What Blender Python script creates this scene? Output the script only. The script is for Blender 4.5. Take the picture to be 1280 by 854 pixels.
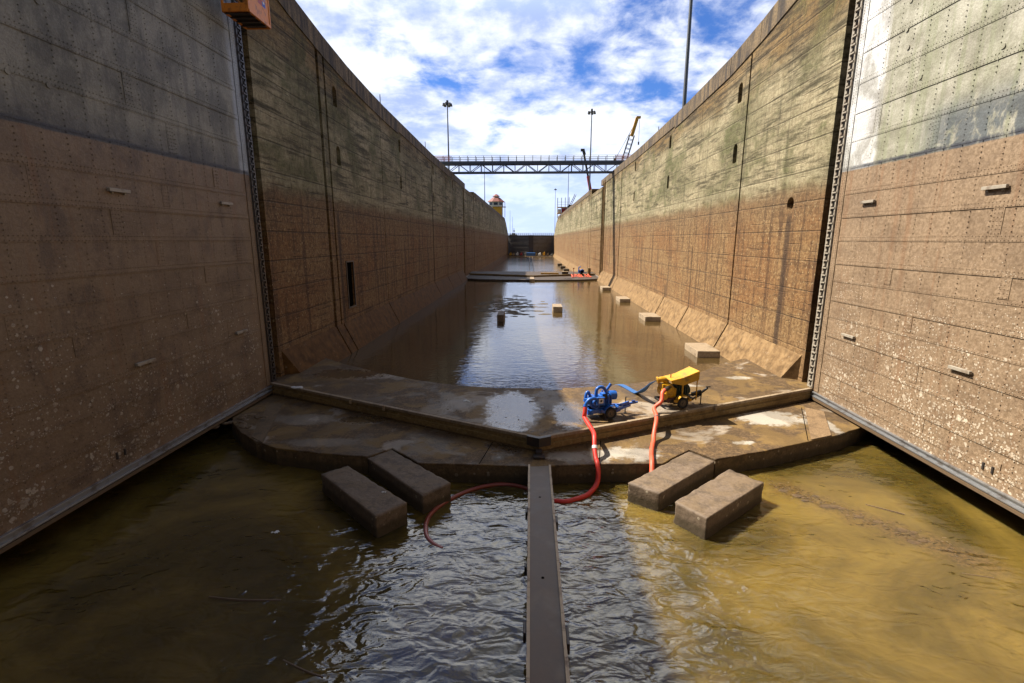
import bpy, math, random
from mathutils import Vector, Matrix
R = math.radians
rnd = random.Random(11)
for o in list(bpy.data.objects): bpy.data.objects.remove(o)
scene = bpy.context.scene
COL = scene.collection

# ------------------------------------------------------------------ camera
CAMP = Vector((-0.46, 0.0, 9.5))
FPX = 611.0
pitch = math.atan(127.0 / FPX)
yaw = math.atan(23.0 / (FPX / math.cos(pitch)))
cd = bpy.data.cameras.new('camera'); cam = bpy.data.objects.new('camera', cd); COL.objects.link(cam)
cd.sensor_width = 36.0; cd.lens = FPX * 36.0 / 1280.0
cd.clip_start = 0.1; cd.clip_end = 12000
cam.location = CAMP
cam.rotation_euler = (R(90) - pitch, 0, yaw)
scene.camera = cam

# ------------------------------------------------------------------ node helper
class G:
    def __init__(s, nt): s.nt = nt; nt.nodes.clear()
    def n(s, t, ins=None, **props):
        nd = s.nt.nodes.new(t)
        for k, v in props.items(): setattr(nd, k, v)
        for k, v in (ins or {}).items(): s.put(nd.inputs[k], v)
        return nd
    def put(s, sock, v):
        if hasattr(v, 'is_linked') or isinstance(v, bpy.types.NodeSocket): s.nt.links.new(v, sock)
        else:
            if isinstance(v, (tuple, list)) and len(v) == 3 and sock.type == 'RGBA': v = (*v, 1)
            sock.default_value = v
    def m(s, op, a, b=0.0, c=0.0, clamp=False):
        nd = s.n('ShaderNodeMath', operation=op, use_clamp=clamp)
        s.put(nd.inputs[0], a); s.put(nd.inputs[1], b); s.put(nd.inputs[2], c)
        return nd.outputs[0]
    def vm(s, op, a, b=(0, 0, 0)):
        nd = s.n('ShaderNodeVectorMath', operation=op); s.put(nd.inputs[0], a); s.put(nd.inputs[1], b); return nd.outputs[0]
    def mix(s, f, a, b, mode='MIX'):
        nd = s.n('ShaderNodeMix', data_type='RGBA', blend_type=mode)
        s.put(nd.inputs[0], f); s.put(nd.inputs[6], a); s.put(nd.inputs[7], b); return nd.outputs[2]
    def noise(s, v, sc, det=5, ro=.55, dist=0.0):
        nd = s.n('ShaderNodeTexNoise', {'Vector': v, 'Scale': sc, 'Detail': det, 'Roughness': ro, 'Distortion': dist}); return nd.outputs['Fac']
    def voro(s, v, sc, feat='F1', rand=1.0):
        return s.n('ShaderNodeTexVoronoi', {'Vector': v, 'Scale': sc, 'Randomness': rand}, feature=feat)
    def st(s, v, lo, hi, a=0.0, b=1.0):
        nd = s.n('ShaderNodeMapRange', {'Value': v, 'From Min': lo, 'From Max': hi, 'To Min': a, 'To Max': b}, interpolation_type='SMOOTHSTEP'); return nd.outputs[0]
    def xyz(s, v):
        nd = s.n('ShaderNodeSeparateXYZ', {'Vector': v}); return nd.outputs[0], nd.outputs[1], nd.outputs[2]
    def comb(s, x, y, z):
        return s.n('ShaderNodeCombineXYZ', {'X': x, 'Y': y, 'Z': z}).outputs[0]
    def pos(s): return s.n('ShaderNodeNewGeometry').outputs['Position']
    def bump(s, h, strength=.5, dist=.02, normal=None):
        nd = s.n('ShaderNodeBump', {'Height': h, 'Strength': strength, 'Distance': dist})
        if normal is not None: s.put(nd.inputs['Normal'], normal)
        return nd.outputs[0]
    def out(s, col, rough=.8, normal=None, metal=0.0, spec=.5, k=.72, **kw):
        col = s.mix(1.0, col, (k, k, k), 'MULTIPLY') if k != 1 else col
        b = s.n('ShaderNodeBsdfPrincipled', {'Base Color': col, 'Roughness': rough, 'Metallic': metal, 'Specular IOR Level': spec})
        for k, v in kw.items(): s.put(b.inputs[k.replace('_', ' ')], v)
        if normal is not None: s.put(b.inputs['Normal'], normal)
        o = s.n('ShaderNodeOutputMaterial'); s.nt.links.new(b.outputs[0], o.inputs[0])

def mat(name):
    m = bpy.data.materials.new(name); m.use_nodes = True
    return m, G(m.node_tree)

# ------------------------------------------------------------------ sky, sun, exposure
SUN_DIR = Vector((-0.715, 0.28, 1.0)).normalized()
el = math.asin(SUN_DIR.z); az = math.atan2(SUN_DIR.x, SUN_DIR.y)
w = bpy.data.worlds.new('World'); scene.world = w; w.use_nodes = True
g = G(w.node_tree)
sky = g.n('ShaderNodeTexSky', sky_type='NISHITA', sun_disc=False, sun_elevation=el, sun_rotation=az, air_density=1.0, dust_density=.4, ozone_density=2.5)
d = g.n('ShaderNodeTexCoord').outputs['Generated']
dx, dy, dz = g.xyz(d)
den = g.m('ADD', g.m('MAXIMUM', dz, 0.0), .27)
pv = g.comb(g.m('DIVIDE', dx, den), g.m('DIVIDE', dy, den), 0.0)
c1 = g.noise(pv, 1.35, 10, .56, .1)
c2 = g.noise(g.vm('ADD', pv, (7.3, 2.1, 4.4)), 6.0, 8, .6, .3)
big = g.noise(g.vm('ADD', pv, (3.1, 9.7, 0)), .5, 3, .5)
cov = g.m('ADD', g.m('MULTIPLY', c1, .75), g.m('MULTIPLY', c2, .25))
cov = g.m('ADD', cov, g.m('MULTIPLY', g.m('SUBTRACT', big, .5), .35))
cov = g.m('ADD', cov, g.m('MULTIPLY', g.m('SUBTRACT', 0.0, dx), .10))          # thicker cloud towards the sun's side
cov = g.m('ADD', cov, g.st(dz, .06, .3, .12, -.02))
mask = g.st(cov, .385, .48)
shade = g.st(g.m('ADD', g.m('MULTIPLY', g.noise(g.vm('ADD', pv, (.18, -.1, 1.0)), 2.2, 8, .6, .2), .65), g.m('MULTIPLY', g.noise(pv, 9.0, 6, .6), .35)), .40, .58)
cloudc = g.mix(shade, (.36, .45, .72), (.84, .87, .94))
cloudc = g.mix(g.st(dz, .02, .24, .85, 0.0), cloudc, (.56, .68, .98))
high = g.m('MULTIPLY', g.st(dz, .36, .50, 1.0, 2.5), g.m('MULTIPLY', g.st(dz, .62, .82, 1.0, .22), g.st(dy, -.45, .25, .3, 1.0)))  # out-of-view sky shaped for light: band above view boosted, overhead and rear dimmed
cloudc = g.mix(1.0, cloudc, g.comb(high, g.m('MULTIPLY', high, g.st(dz, .36, .6, 1, .92)), g.m('MULTIPLY', high, g.st(dz, .36, .6, 1, .74))), 'MULTIPLY')  # warm tint added to the unseen high cloud to warm the fill
bg1 = g.n('ShaderNodeBackground', {'Color': g.mix(1.0, sky.outputs[0], (.50, .80, 1.38), 'MULTIPLY'), 'Strength': .045})
bg2 = g.n('ShaderNodeBackground', {'Color': cloudc, 'Strength': .55})
mx = g.n('ShaderNodeMixShader', {0: g.m('MULTIPLY', mask, .93)})
g.nt.links.new(bg1.outputs[0], mx.inputs[1]); g.nt.links.new(bg2.outputs[0], mx.inputs[2])
wo = g.n('ShaderNodeOutputWorld'); g.nt.links.new(mx.outputs[0], wo.inputs[0])
sd = bpy.data.lights.new('sun', 'SUN'); sd.energy = 5.0; sd.angle = R(.8); sd.color = (1.0, .93, .82)
so = bpy.data.objects.new('sun', sd); COL.objects.link(so)
so.rotation_euler = SUN_DIR.to_track_quat('Z', 'Y').to_euler(); so.location = (-60, 20, 80)
vs = scene.view_settings
vs.view_transform = 'Standard'; vs.look = 'None'; vs.gamma = 1.0; vs.use_curve_mapping = False; vs.exposure = 1.36
scene.render.engine = 'CYCLES'
scene.cycles.max_bounces = 6; scene.cycles.diffuse_bounces = 1; scene.cycles.glossy_bounces = 3

# ------------------------------------------------------------------ mesh builder
def tag(o, label=None, cat=None, group=None, kind=None):
    if label: o['label'] = label
    if cat: o['category'] = cat
    if group: o['group'] = group
    if kind: o['kind'] = kind
    return o
def thing(name, label, cat, loc=(0, 0, 0), rz=0.0, group=None):
    o = bpy.data.objects.new(name, None); COL.objects.link(o); o.empty_display_size = .3
    o.location = loc; o.rotation_euler = (0, 0, rz)
    return tag(o, label, cat, group)
class MB:
    def __init__(s): s.v = []; s.f = []
    def quad(s, *p):
        b = len(s.v); s.v += [tuple(q) for q in p]; s.f.append(tuple(range(b, b + len(p)))); return s
    def box(s, c, size, rz=0.0, rx=0.0, ry=0.0):
        M = Matrix.Rotation(rz, 3, 'Z') @ Matrix.Rotation(ry, 3, 'Y') @ Matrix.Rotation(rx, 3, 'X')
        b = len(s.v); c = Vector(c)
        for sx in (-.5, .5):
            for sy in (-.5, .5):
                for sz in (-.5, .5):
                    s.v.append(tuple(c + M @ Vector((sx * size[0], sy * size[1], sz * size[2]))))
        for f in ((0, 1, 3, 2), (4, 6, 7, 5), (0, 4, 5, 1), (2, 3, 7, 6), (0, 2, 6, 4), (1, 5, 7, 3)):
            s.f.append(tuple(b + i for i in f))
        return s
    def lohi(s, a, b): return s.box([(a[i] + b[i]) / 2 for i in range(3)], [abs(b[i] - a[i]) for i in range(3)])
    def bar(s, p, q, w, h=None):
        h = h or w; p = Vector(p); q = Vector(q); d = (q - p); L = d.length
        if L < 1e-6: return s
        d.normalize(); up = Vector((0, 0, 1)) if abs(d.z) < .95 else Vector((0, 1, 0))
        a = d.cross(up).normalized(); u = a.cross(d)
        b = len(s.v)
        for c in (p, q):
            for (i, j) in ((-1, -1), (1, -1), (1, 1), (-1, 1)): s.v.append(tuple(c + a * i * w / 2 + u * j * h / 2))
        s.f += [(b, b + 3, b + 2, b + 1), (b + 4, b + 5, b + 6, b + 7)] + [(b + i, b + (i + 1) % 4, b + 4 + (i + 1) % 4, b + 4 + i) for i in range(4)]
        return s
    def tube(s, pts, r, n=10, cap=True):
        pts = [Vector(p) for p in pts]; rr = r if isinstance(r, (list, tuple)) else [r] * len(pts)
        b0 = len(s.v); prev = None
        for i, p in enumerate(pts):
            t = (pts[min(i + 1, len(pts) - 1)] - pts[max(i - 1, 0)]).normalized()
            if prev is None:
                up = Vector((0, 0, 1)) if abs(t.z) < .9 else Vector((1, 0, 0)); a = t.cross(up).normalized()
            else: a = (prev - t * prev.dot(t)).normalized()
            prev = a; u = t.cross(a)
            for k in range(n):
                an = 2 * math.pi * k / n; s.v.append(tuple(p + (a * math.cos(an) + u * math.sin(an)) * rr[i]))
        for i in range(len(pts) - 1):
            for k in range(n):
                k2 = (k + 1) % n; s.f.append((b0 + i * n + k, b0 + i * n + k2, b0 + (i + 1) * n + k2, b0 + (i + 1) * n + k))
        if cap:
            s.f.append(tuple(b0 + k for k in reversed(range(n)))); s.f.append(tuple(b0 + (len(pts) - 1) * n + k for k in range(n)))
        return s
    def prism(s, poly, z0, z1, zt=None):
        n = len(poly); b = len(s.v)
        for (x, y) in poly: s.v.append((x, y, z0))
        for (x, y) in poly: s.v.append((x, y, z1 if zt is None else zt(x, y)))
        s.f.append(tuple(b + i for i in reversed(range(n)))); s.f.append(tuple(b + n + i for i in range(n)))
        for i in range(n):
            j = (i + 1) % n; s.f.append((b + i, b + j, b + n + j, b + n + i))
        return s
    def rock(s, c, size, seed):
        rr = random.Random(seed); b = len(s.v)
        n, m = 7, 4
        for i in range(1, m):
            ph = math.pi * i / m
            for k in range(n):
                th = 2 * math.pi * (k + .5 * i) / n; q = rr.uniform(.7, 1.15)
                s.v.append((c[0] + size[0] * q * math.sin(ph) * math.cos(th), c[1] + size[1] * q * math.sin(ph) * math.sin(th), c[2] + size[2] * math.cos(ph) * rr.uniform(.8, 1.1)))
        s.v.append((c[0], c[1], c[2] + size[2] * .9)); s.v.append((c[0], c[1], c[2] - size[2]))
        for i in range(m - 2):
            for k in range(n):
                k2 = (k + 1) % n; s.f.append((b + i * n + k, b + (i + 1) * n + k, b + (i + 1) * n + k2, b + i * n + k2))
        t = b + (m - 1) * n
        for k in range(n):
            k2 = (k + 1) % n; s.f.append((t, b + k, b + k2)); s.f.append((t + 1, b + (m - 2) * n + k2, b + (m - 2) * n + k))
        return s
    def build(s, name, material, parent=None, origin=(0, 0, 0), smooth=False, bevel=0.0, fix=True):
        me = bpy.data.meshes.new(name); ox, oy, oz = origin
        me.from_pydata([(x - ox, y - oy, z - oz) for x, y, z in s.v], [], s.f)
        if fix:
            import bmesh
            bm = bmesh.new(); bm.from_mesh(me); bmesh.ops.recalc_face_normals(bm, faces=bm.faces); bm.to_mesh(me); bm.free()
        me.materials.append(material)
        if smooth:
            for p in me.polygons: p.use_smooth = True
            try: me.set_sharp_from_angle(angle=R(40))
            except Exception: pass
        o = bpy.data.objects.new(name, me); COL.objects.link(o)
        if parent is not None: o.parent = parent
        else: o.location = origin
        if bevel:
            bv = o.modifiers.new('bevel', 'BEVEL'); bv.width = bevel; bv.segments = 2; bv.limit_method = 'ANGLE'
        return o
def part(mb, name, m, root, **kw):        # mesh given in world coordinates, root unrotated
    return mb.build(name, m, root, origin=tuple(root.location), **kw)
def smoothpath(pts, k=6):
    pts = [Vector(p) for p in pts]; out = []
    for i in range(len(pts) - 1):
        p0 = pts[max(i - 1, 0)]; p1 = pts[i]; p2 = pts[i + 1]; p3 = pts[min(i + 2, len(pts) - 1)]
        for j in range(k):
            t = j / k
            out.append(.5 * ((2 * p1) + (p2 - p0) * t + (2 * p0 - 5 * p1 + 4 * p2 - p3) * t * t + (3 * p1 - p0 - 3 * p2 + p3) * t ** 3))
    out.append(pts[-1]); return out

# ------------------------------------------------------------------ materials
def simple(name, col, rough=.5, metal=0.0, var=.18, nsc=6.0, bump=.15, dirt=None, dirtamt=.4, spec=.5):
    m, g = mat(name); P = g.n('ShaderNodeTexCoord').outputs['Object']
    n = g.noise(P, nsc, 6, .6); n2 = g.noise(P, nsc * .35, 4, .6)
    c = g.mix(n, tuple(x * (1 - var) for x in col), tuple(min(1, x * (1 + var)) for x in col))
    if dirt: c = g.mix(g.st(n2, .5, .68, 0, dirtamt), c, dirt)
    g.out(c, g.m('ADD', rough - .08, g.m('MULTIPLY', n, .18)), g.bump(n, bump, .01), metal, spec); return m

def wall_concrete(name, side, k=.82, warm=.5):
    m, g = mat(name); P = g.pos(); x, y, z = g.xyz(P)
    fine = g.noise(P, 5.0, 9, .65); med = g.noise(P, .8, 7, .6); bigp = g.noise(g.vm('MULTIPLY', P, (1, .12, .22)), 1.0, 5, .6, .4)
    hs = g.noise(g.vm('MULTIPLY', P, (1, .22, 2.2)), 1.0, 10, .72, .3)       # long bedding stains
    vs_ = g.noise(g.vm('MULTIPLY', P, (1, 1.6, .09)), 1.0, 6, .6)           # runs
    zz = g.m('ADD', z, g.m('ADD', g.m('MULTIPLY', g.m('SUBTRACT', med, .5), .7), g.m('MULTIPLY', g.m('SUBTRACT', g.noise(g.vm('MULTIPLY', P, (1, 1, .05)), .5, 6, .7), .5), .9)))
    zz2 = g.m('ADD', z, g.m('MULTIPLY', g.m('SUBTRACT', bigp, .5), 5.0))
    up = g.mix(g.st(hs, .36, .56), (.105, .095, .055), (.50, .46, .35))
    up = g.mix(g.st(g.m('ADD', g.m('MULTIPLY', bigp, .6), g.m('MULTIPLY', hs, .4)), .46, .62, 0, .7), up, g.mix(fine, (.07, .075, .036), (.2, .2, .1)))
    up = g.mix(g.st(zz2, 19.5, 23.0, 0, .8), up, g.mix(g.st(hs, .4, .6), (.07, .042, .016), (.28, .17, .06)))
    up = g.mix(g.st(vs_, .56, .7, 0, .55), up, (.07, .06, .04))
    up = g.mix(g.m('MULTIPLY', g.st(g.noise(g.vm('ADD', P, (9, 2, 5)), .22, 7, .65, .6), .48, .62, 0, .75), g.st(hs, .3, .6)), up, (.10, .115, .035))
    pale = g.st(g.m('ABSOLUTE', g.m('SUBTRACT', zz, 13.45)), .1, .5, .5, 0)
    up = g.mix(pale, up, (.44, .41, .31))
    lo = g.mix(g.st(fine, .3, .7), (.185, .105, .045), (.40, .265, .14))
    lo = g.mix(g.st(bigp, .42, .62, 0, .5), lo, (.27, .12, .04))
    lo = g.mix(g.st(vs_, .50, .64, 0, .75), lo, (.11, .052, .022))
    lo = g.mix(g.m('MULTIPLY', g.st(hs, .48, .36, 0, .55), g.st(bigp, .4, .55)), lo, (.09, .045, .02))
    lo = g.mix(g.st(z, 9.5, 12.9, 0, .55), lo, g.mix(fine, (.13, .09, .055), (.27, .2, .13)))
    lo = g.mix(g.st(z, 4.5, 1.0, 0, .35), lo, (.40, .26, .15))
    v = g.voro(P, 3.2); vr = g.xyz(v.outputs['Color'])[0]
    spk = g.m('MULTIPLY', g.m('LESS_THAN', v.outputs['Distance'], g.m('MULTIPLY', g.m('POWER', vr, 5.0), .34)), g.st(z, 12.6, 10.5))
    vb = g.voro(g.vm('MULTIPLY', P, (1, 1, .6)), 9.0); vbr = g.xyz(vb.outputs['Color'])[1]
    spk2 = g.m('MULTIPLY', g.m('LESS_THAN', vb.outputs['Distance'], g.m('MULTIPLY', g.m('POWER', vbr, 3.0), .42)), g.st(z, 12.9, 11.5, 0, .75))
    lo = g.mix(g.m('MAXIMUM', spk, spk2), lo, (.52, .42, .28))
    c = g.mix(g.st(zz, 12.1, 13.4), lo, up)
    # pour lines every 1.83 m and broken upright board joints
    fz = g.m('FRACT', g.m('DIVIDE', g.m('ADD', z, g.m('MULTIPLY', fine, .06)), 1.83))
    ln = g.m('MULTIPLY', g.st(g.m('ABSOLUTE', g.m('SUBTRACT', fz, .5)), .012, .03, 1, 0), g.st(hs, .38, .56, .35, 1))
    f2 = g.m('FRACT', g.m('DIVIDE', g.m('ADD', z, g.m('ADD', g.m('MULTIPLY', fine, .10), g.m('MULTIPLY', med, .25))), .46))
    l2 = g.m('MULTIPLY', g.st(g.m('ABSOLUTE', g.m('SUBTRACT', f2, .5)), .03, .10, 1, 0), g.st(g.noise(g.vm('MULTIPLY', P, (1, .3, 1.1)), 1.0, 7, .7), .50, .62))
    ln = g.m('MAXIMUM', ln, g.m('MULTIPLY', l2, .75))
    row = g.m('FLOOR', g.m('DIVIDE', z, 1.83))
    fy = g.m('FRACT', g.m('DIVIDE', g.m('ADD', y, g.m('MULTIPLY', row, 1.37)), 4.6))
    lv = g.m('MULTIPLY', g.st(g.m('ABSOLUTE', g.m('SUBTRACT', fy, .5)), .003, .009, 1, 0), g.st(bigp, .47, .56))
    lines = g.m('MAXIMUM', ln, g.m('MULTIPLY', lv, .7))
    c = g.mix(g.m('MULTIPLY', lines, .55), c, (.045, .032, .02))
    for (sy, zt, wd, amt) in side:                                           # leaks below openings
        cy = g.m('ABSOLUTE', g.m('SUBTRACT', g.m('ADD', y, g.m('MULTIPLY', g.m('SUBTRACT', med, .5), .25)), sy))
        st = g.m('MULTIPLY', g.st(cy, wd * .5, wd * 1.4, amt, 0), g.st(z, zt - .5, zt, 1, 0))
        c = g.mix(st, c, (.06, .034, .02))
    hgt = g.m('SUBTRACT', g.m('ADD', g.m('MULTIPLY', fine, .7), g.m('ADD', g.m('MULTIPLY', hs, .9), g.m('MULTIPLY', spk2, .25))), g.m('MULTIPLY', lines, .9))
    c = g.mix(g.st(g.noise(P, 3.2, 9, .78), .42, .58, .55, 0), c, g.mix(1.0, c, (.42, .36, .3), 'MULTIPLY'))
    c = g.mix(g.st(g.noise(P, 22.0, 5, .7), .35, .6, .42, 0), c, g.mix(1.0, c, (.3, .27, .22), 'MULTIPLY'))
    c = g.mix(warm, c, g.mix(1.0, c, (1.0, .86, .5), 'MULTIPLY'))
    g.out(c, .88, g.bump(g.m('ADD', hgt, g.m('MULTIPLY', g.noise(P, 20, 4, .7), .5)), 1.0, .09), spec=.3, k=k); return m
M_WALL_L = wall_concrete('wall_concrete_painted_shade', [(42.1, 12.0, .28, .7), (54.0, 12.5, .2, .4), (70, 5, .8, .4), (83.5, 20, .35, .6), (48.5, 3.2, 1.2, .6), (60.5, 3.0, 1.0, .6)], .76, .6)  # darker, warmer copy of the right wall; shade put into its colour
M_WALL_R = wall_concrete('wall_concrete_sunny_side', [(34.2, 11.4, .34, .8), (53.5, 9.0, .22, .55), (63.0, 4.2, .5, .5), (75.0, 9, .2, .3)])

def gate_mat(name, bright):
    m, g = mat(name); P = g.pos(); x, y, z = g.xyz(P)
    fine = g.noise(P, 7.0, 8, .65); med = g.noise(P, 1.1, 6, .6); blo = g.noise(g.vm('MULTIPLY', P, (1, .7, .45)), 1.0, 8, .7, .4)
    run = g.noise(g.vm('MULTIPLY', P, (1, 2.4, .12)), 1.0, 6, .6)
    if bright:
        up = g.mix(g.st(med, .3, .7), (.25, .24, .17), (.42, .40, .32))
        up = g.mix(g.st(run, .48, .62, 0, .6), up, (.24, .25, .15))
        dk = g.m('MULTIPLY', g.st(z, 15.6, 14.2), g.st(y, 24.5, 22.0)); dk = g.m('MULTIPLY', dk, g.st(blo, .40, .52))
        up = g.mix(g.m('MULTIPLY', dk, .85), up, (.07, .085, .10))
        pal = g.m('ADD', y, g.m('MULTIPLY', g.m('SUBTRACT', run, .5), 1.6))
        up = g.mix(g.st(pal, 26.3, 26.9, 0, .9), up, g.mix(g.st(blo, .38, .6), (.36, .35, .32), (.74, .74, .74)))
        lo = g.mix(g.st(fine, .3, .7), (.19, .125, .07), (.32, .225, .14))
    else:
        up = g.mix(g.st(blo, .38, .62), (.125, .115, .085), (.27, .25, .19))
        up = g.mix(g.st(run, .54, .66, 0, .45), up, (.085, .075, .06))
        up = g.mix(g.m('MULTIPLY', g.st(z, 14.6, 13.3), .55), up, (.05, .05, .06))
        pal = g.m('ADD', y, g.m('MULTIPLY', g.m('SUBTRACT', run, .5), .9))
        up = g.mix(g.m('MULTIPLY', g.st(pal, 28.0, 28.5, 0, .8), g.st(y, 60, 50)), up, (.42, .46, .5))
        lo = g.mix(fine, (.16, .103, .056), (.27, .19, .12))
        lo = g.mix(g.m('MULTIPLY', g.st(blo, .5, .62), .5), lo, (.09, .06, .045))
    lo = g.mix(g.st(run, .54, .68, 0, .45), lo, (.22, .11, .05))
    dens = g.m('MULTIPLY', g.st(g.m('ADD', z, g.m('MULTIPLY', med, 5)), 13.5, 5.0, .25, 1.0), g.st(g.noise(P, .35, 4, .6), .35, .6, .45, 1.0))
    dens = g.m('MULTIPLY', dens, g.st(z, 12.5, 11.0))
    dens = g.m('MULTIPLY', dens, g.st(y, 28.6, 28.0))
    spk = None
    for sc, pw, k, off in ((2.2, 9.0, .22, 0), (5.5, 4.0, .32, 3.3), (12.0, 2.0, .36, 9.1)):
        v = g.voro(g.vm('ADD', P, (off, off, off)), sc); vr = g.xyz(v.outputs['Color'])[0]
        dd = g.m('ADD', v.outputs['Distance'], g.m('MULTIPLY', g.m('SUBTRACT', g.noise(P, 9.0, 6, .75), .5), .45))
        q = g.m('LESS_THAN', dd, g.m('MULTIPLY', g.m('MULTIPLY', g.m('POWER', vr, pw), dens), k * 1.8))
        spk = q if spk is None else g.m('MAXIMUM', spk, q)
    lo = g.mix(g.m('MULTIPLY', spk, g.st(g.noise(P, 2.6, 6, .7), .35, .65, .3, .85)), lo, (.66, .57, .44) if bright else (.5, .44, .35))
    edge = g.m('ADD', z, g.m('MULTIPLY', g.m('SUBTRACT', med, .5), .12))
    c = g.mix(g.st(edge, 13.12, 13.18), lo, up)
    ltn = g.st(g.m('ABSOLUTE', g.m('SUBTRACT', edge, 13.25)), .04, .16, 1, 0)
    c = g.mix(g.m('MULTIPLY', ltn, g.st(blo, .35, .55, .3, .9)), c, (.04, .042, .055))
    c = g.mix(g.st(g.noise(P, 17.0, 6, .72), .36, .6, .45, 0), c, g.mix(1.0, c, (.45, .4, .36), 'MULTIPLY'))
    c = g.mix(g.st(g.noise(g.vm('MULTIPLY', P, (1, .5, .9)), .8, 9, .75, .5), .46, .6, 0, .35), c, g.mix(1.0, c, (.42, .38, .36), 'MULTIPLY'))
    h = g.m('ADD', g.m('ADD', g.m('MULTIPLY', fine, .6), g.m('MULTIPLY', g.noise(P, 17, 4, .7), .4)), g.m('MULTIPLY', spk, .8))
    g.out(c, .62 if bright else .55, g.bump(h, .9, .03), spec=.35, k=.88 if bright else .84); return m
M_GATE_L = gate_mat('gate_steel_mottled_shade', False)  # left leaf: mottled steel, with its shade darkened into the colour
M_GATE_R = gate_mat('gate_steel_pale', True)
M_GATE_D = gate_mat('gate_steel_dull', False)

def floor_mat(name, wet=.5):
    m, g = mat(name); P = g.pos(); x, y, z = g.xyz(P)
    fine = g.noise(P, 9.0, 8, .65); med = g.noise(P, .55, 6, .6, .5); b2 = g.noise(g.vm('ADD', P, (5, 3, 0)), .28, 5, .6, .6)
    c = g.mix(g.st(fine, .3, .7), (.065, .036, .013), (.205, .125, .055))
    c = g.mix(g.st(g.noise(P, 2.2, 9, .75), .44, .58, .6, 0), c, (.05, .03, .014))
    c = g.mix(g.st(med, .48, .58, 0, .75), c, g.mix(fine, (.16, .092, .026), (.26, .16, .05)))      # ochre silt
    sil = g.st(b2, .56, .64); c = g.mix(g.m('MULTIPLY', sil, .7), c, (.38, .32, .25))
    pale = None
    for (px, py, rx, ry, a) in ((12.7, 25.6, 1.7, 1.1, 0), (4.0, 20.9, 1.3, .7, 0), (-12.6, 24.6, 1.7, .7, 0), (15.2, 25.2, .35, 1.6, 0), (-10.3, 21.6, 1.6, .5, 0), (13.2, 31.2, .9, .4, 0), (9.3, 29.3, .8, .3, 0), (9.8, 22.3, .5, .25, 0), (2.0, 20.6, 1.6, .6, 0)):
        qx = g.m('DIVIDE', g.m('SUBTRACT', x, px), rx); qy = g.m('DIVIDE', g.m('SUBTRACT', y, py), ry)
        q = g.m('ADD', g.m('ADD', g.m('MULTIPLY', qx, qx), g.m('MULTIPLY', qy, qy)), g.m('MULTIPLY', g.m('SUBTRACT', med, .5), 5.0))
        q = g.st(g.m('ADD', q, g.m('MULTIPLY', g.m('SUBTRACT', g.noise(P, 3.5, 9, .75), .5), 3.6)), .5, 1.5, 1, 0)
        pale = q if pale is None else g.m('MAXIMUM', pale, q)
    c = g.mix(g.m('MULTIPLY', pale, g.st(x, -3, 2, .3, .75)), c, (.46, .42, .35))
    wetm = g.st(g.noise(g.vm('ADD', P, (1, 8, 0)), .4, 5, .6, .3), .46, .56)
    pud = None
    for (px, py, rx, ry) in ((-1.5, 24.2, 1.3, 3.0), (1.6, 24.0, .8, 1.8), (-9.5, 24.6, 1.2, .6), (-12.5, 31.2, 2.6, 1.2), (3.8, 27.5, .9, .5)):
        qx = g.m('DIVIDE', g.m('SUBTRACT', x, px), rx); qy = g.m('DIVIDE', g.m('SUBTRACT', y, py), ry)
        q = g.m('ADD', g.m('ADD', g.m('MULTIPLY', qx, qx), g.m('MULTIPLY', qy, qy)), g.m('MULTIPLY', g.m('SUBTRACT', med, .5), 3.0))
        q = g.st(g.m('ADD', q, g.m('MULTIPLY', g.m('SUBTRACT', g.noise(P, 3.0, 8, .75), .5), 4.0)), .4, 1.7, 1, 0); pud = q if pud is None else g.m('MAXIMUM', pud, q)
    c = g.mix(g.m('MULTIPLY', g.m('MAXIMUM', pud, g.m('MULTIPLY', wetm, .7)), .5), c, (.07, .05, .032))
    rough = g.m('SUBTRACT', .75, g.m('MULTIPLY', wetm, wet * .55))
    rough = g.m('SUBTRACT', rough, g.m('MULTIPLY', pale, -.1))
    rough = g.mix(pud, rough, g.m('ADD', .05, g.m('MULTIPLY', fine, .14)))
    g.out(c, rough, g.bump(g.m('ADD', fine, g.m('MULTIPLY', med, .6)), .6, .03), spec=g.m('ADD', .3, g.m('MULTIPLY', pud, 1.0)), k=.8); return m
M_FLOOR = floor_mat('lock_floor_concrete', .45)

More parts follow.
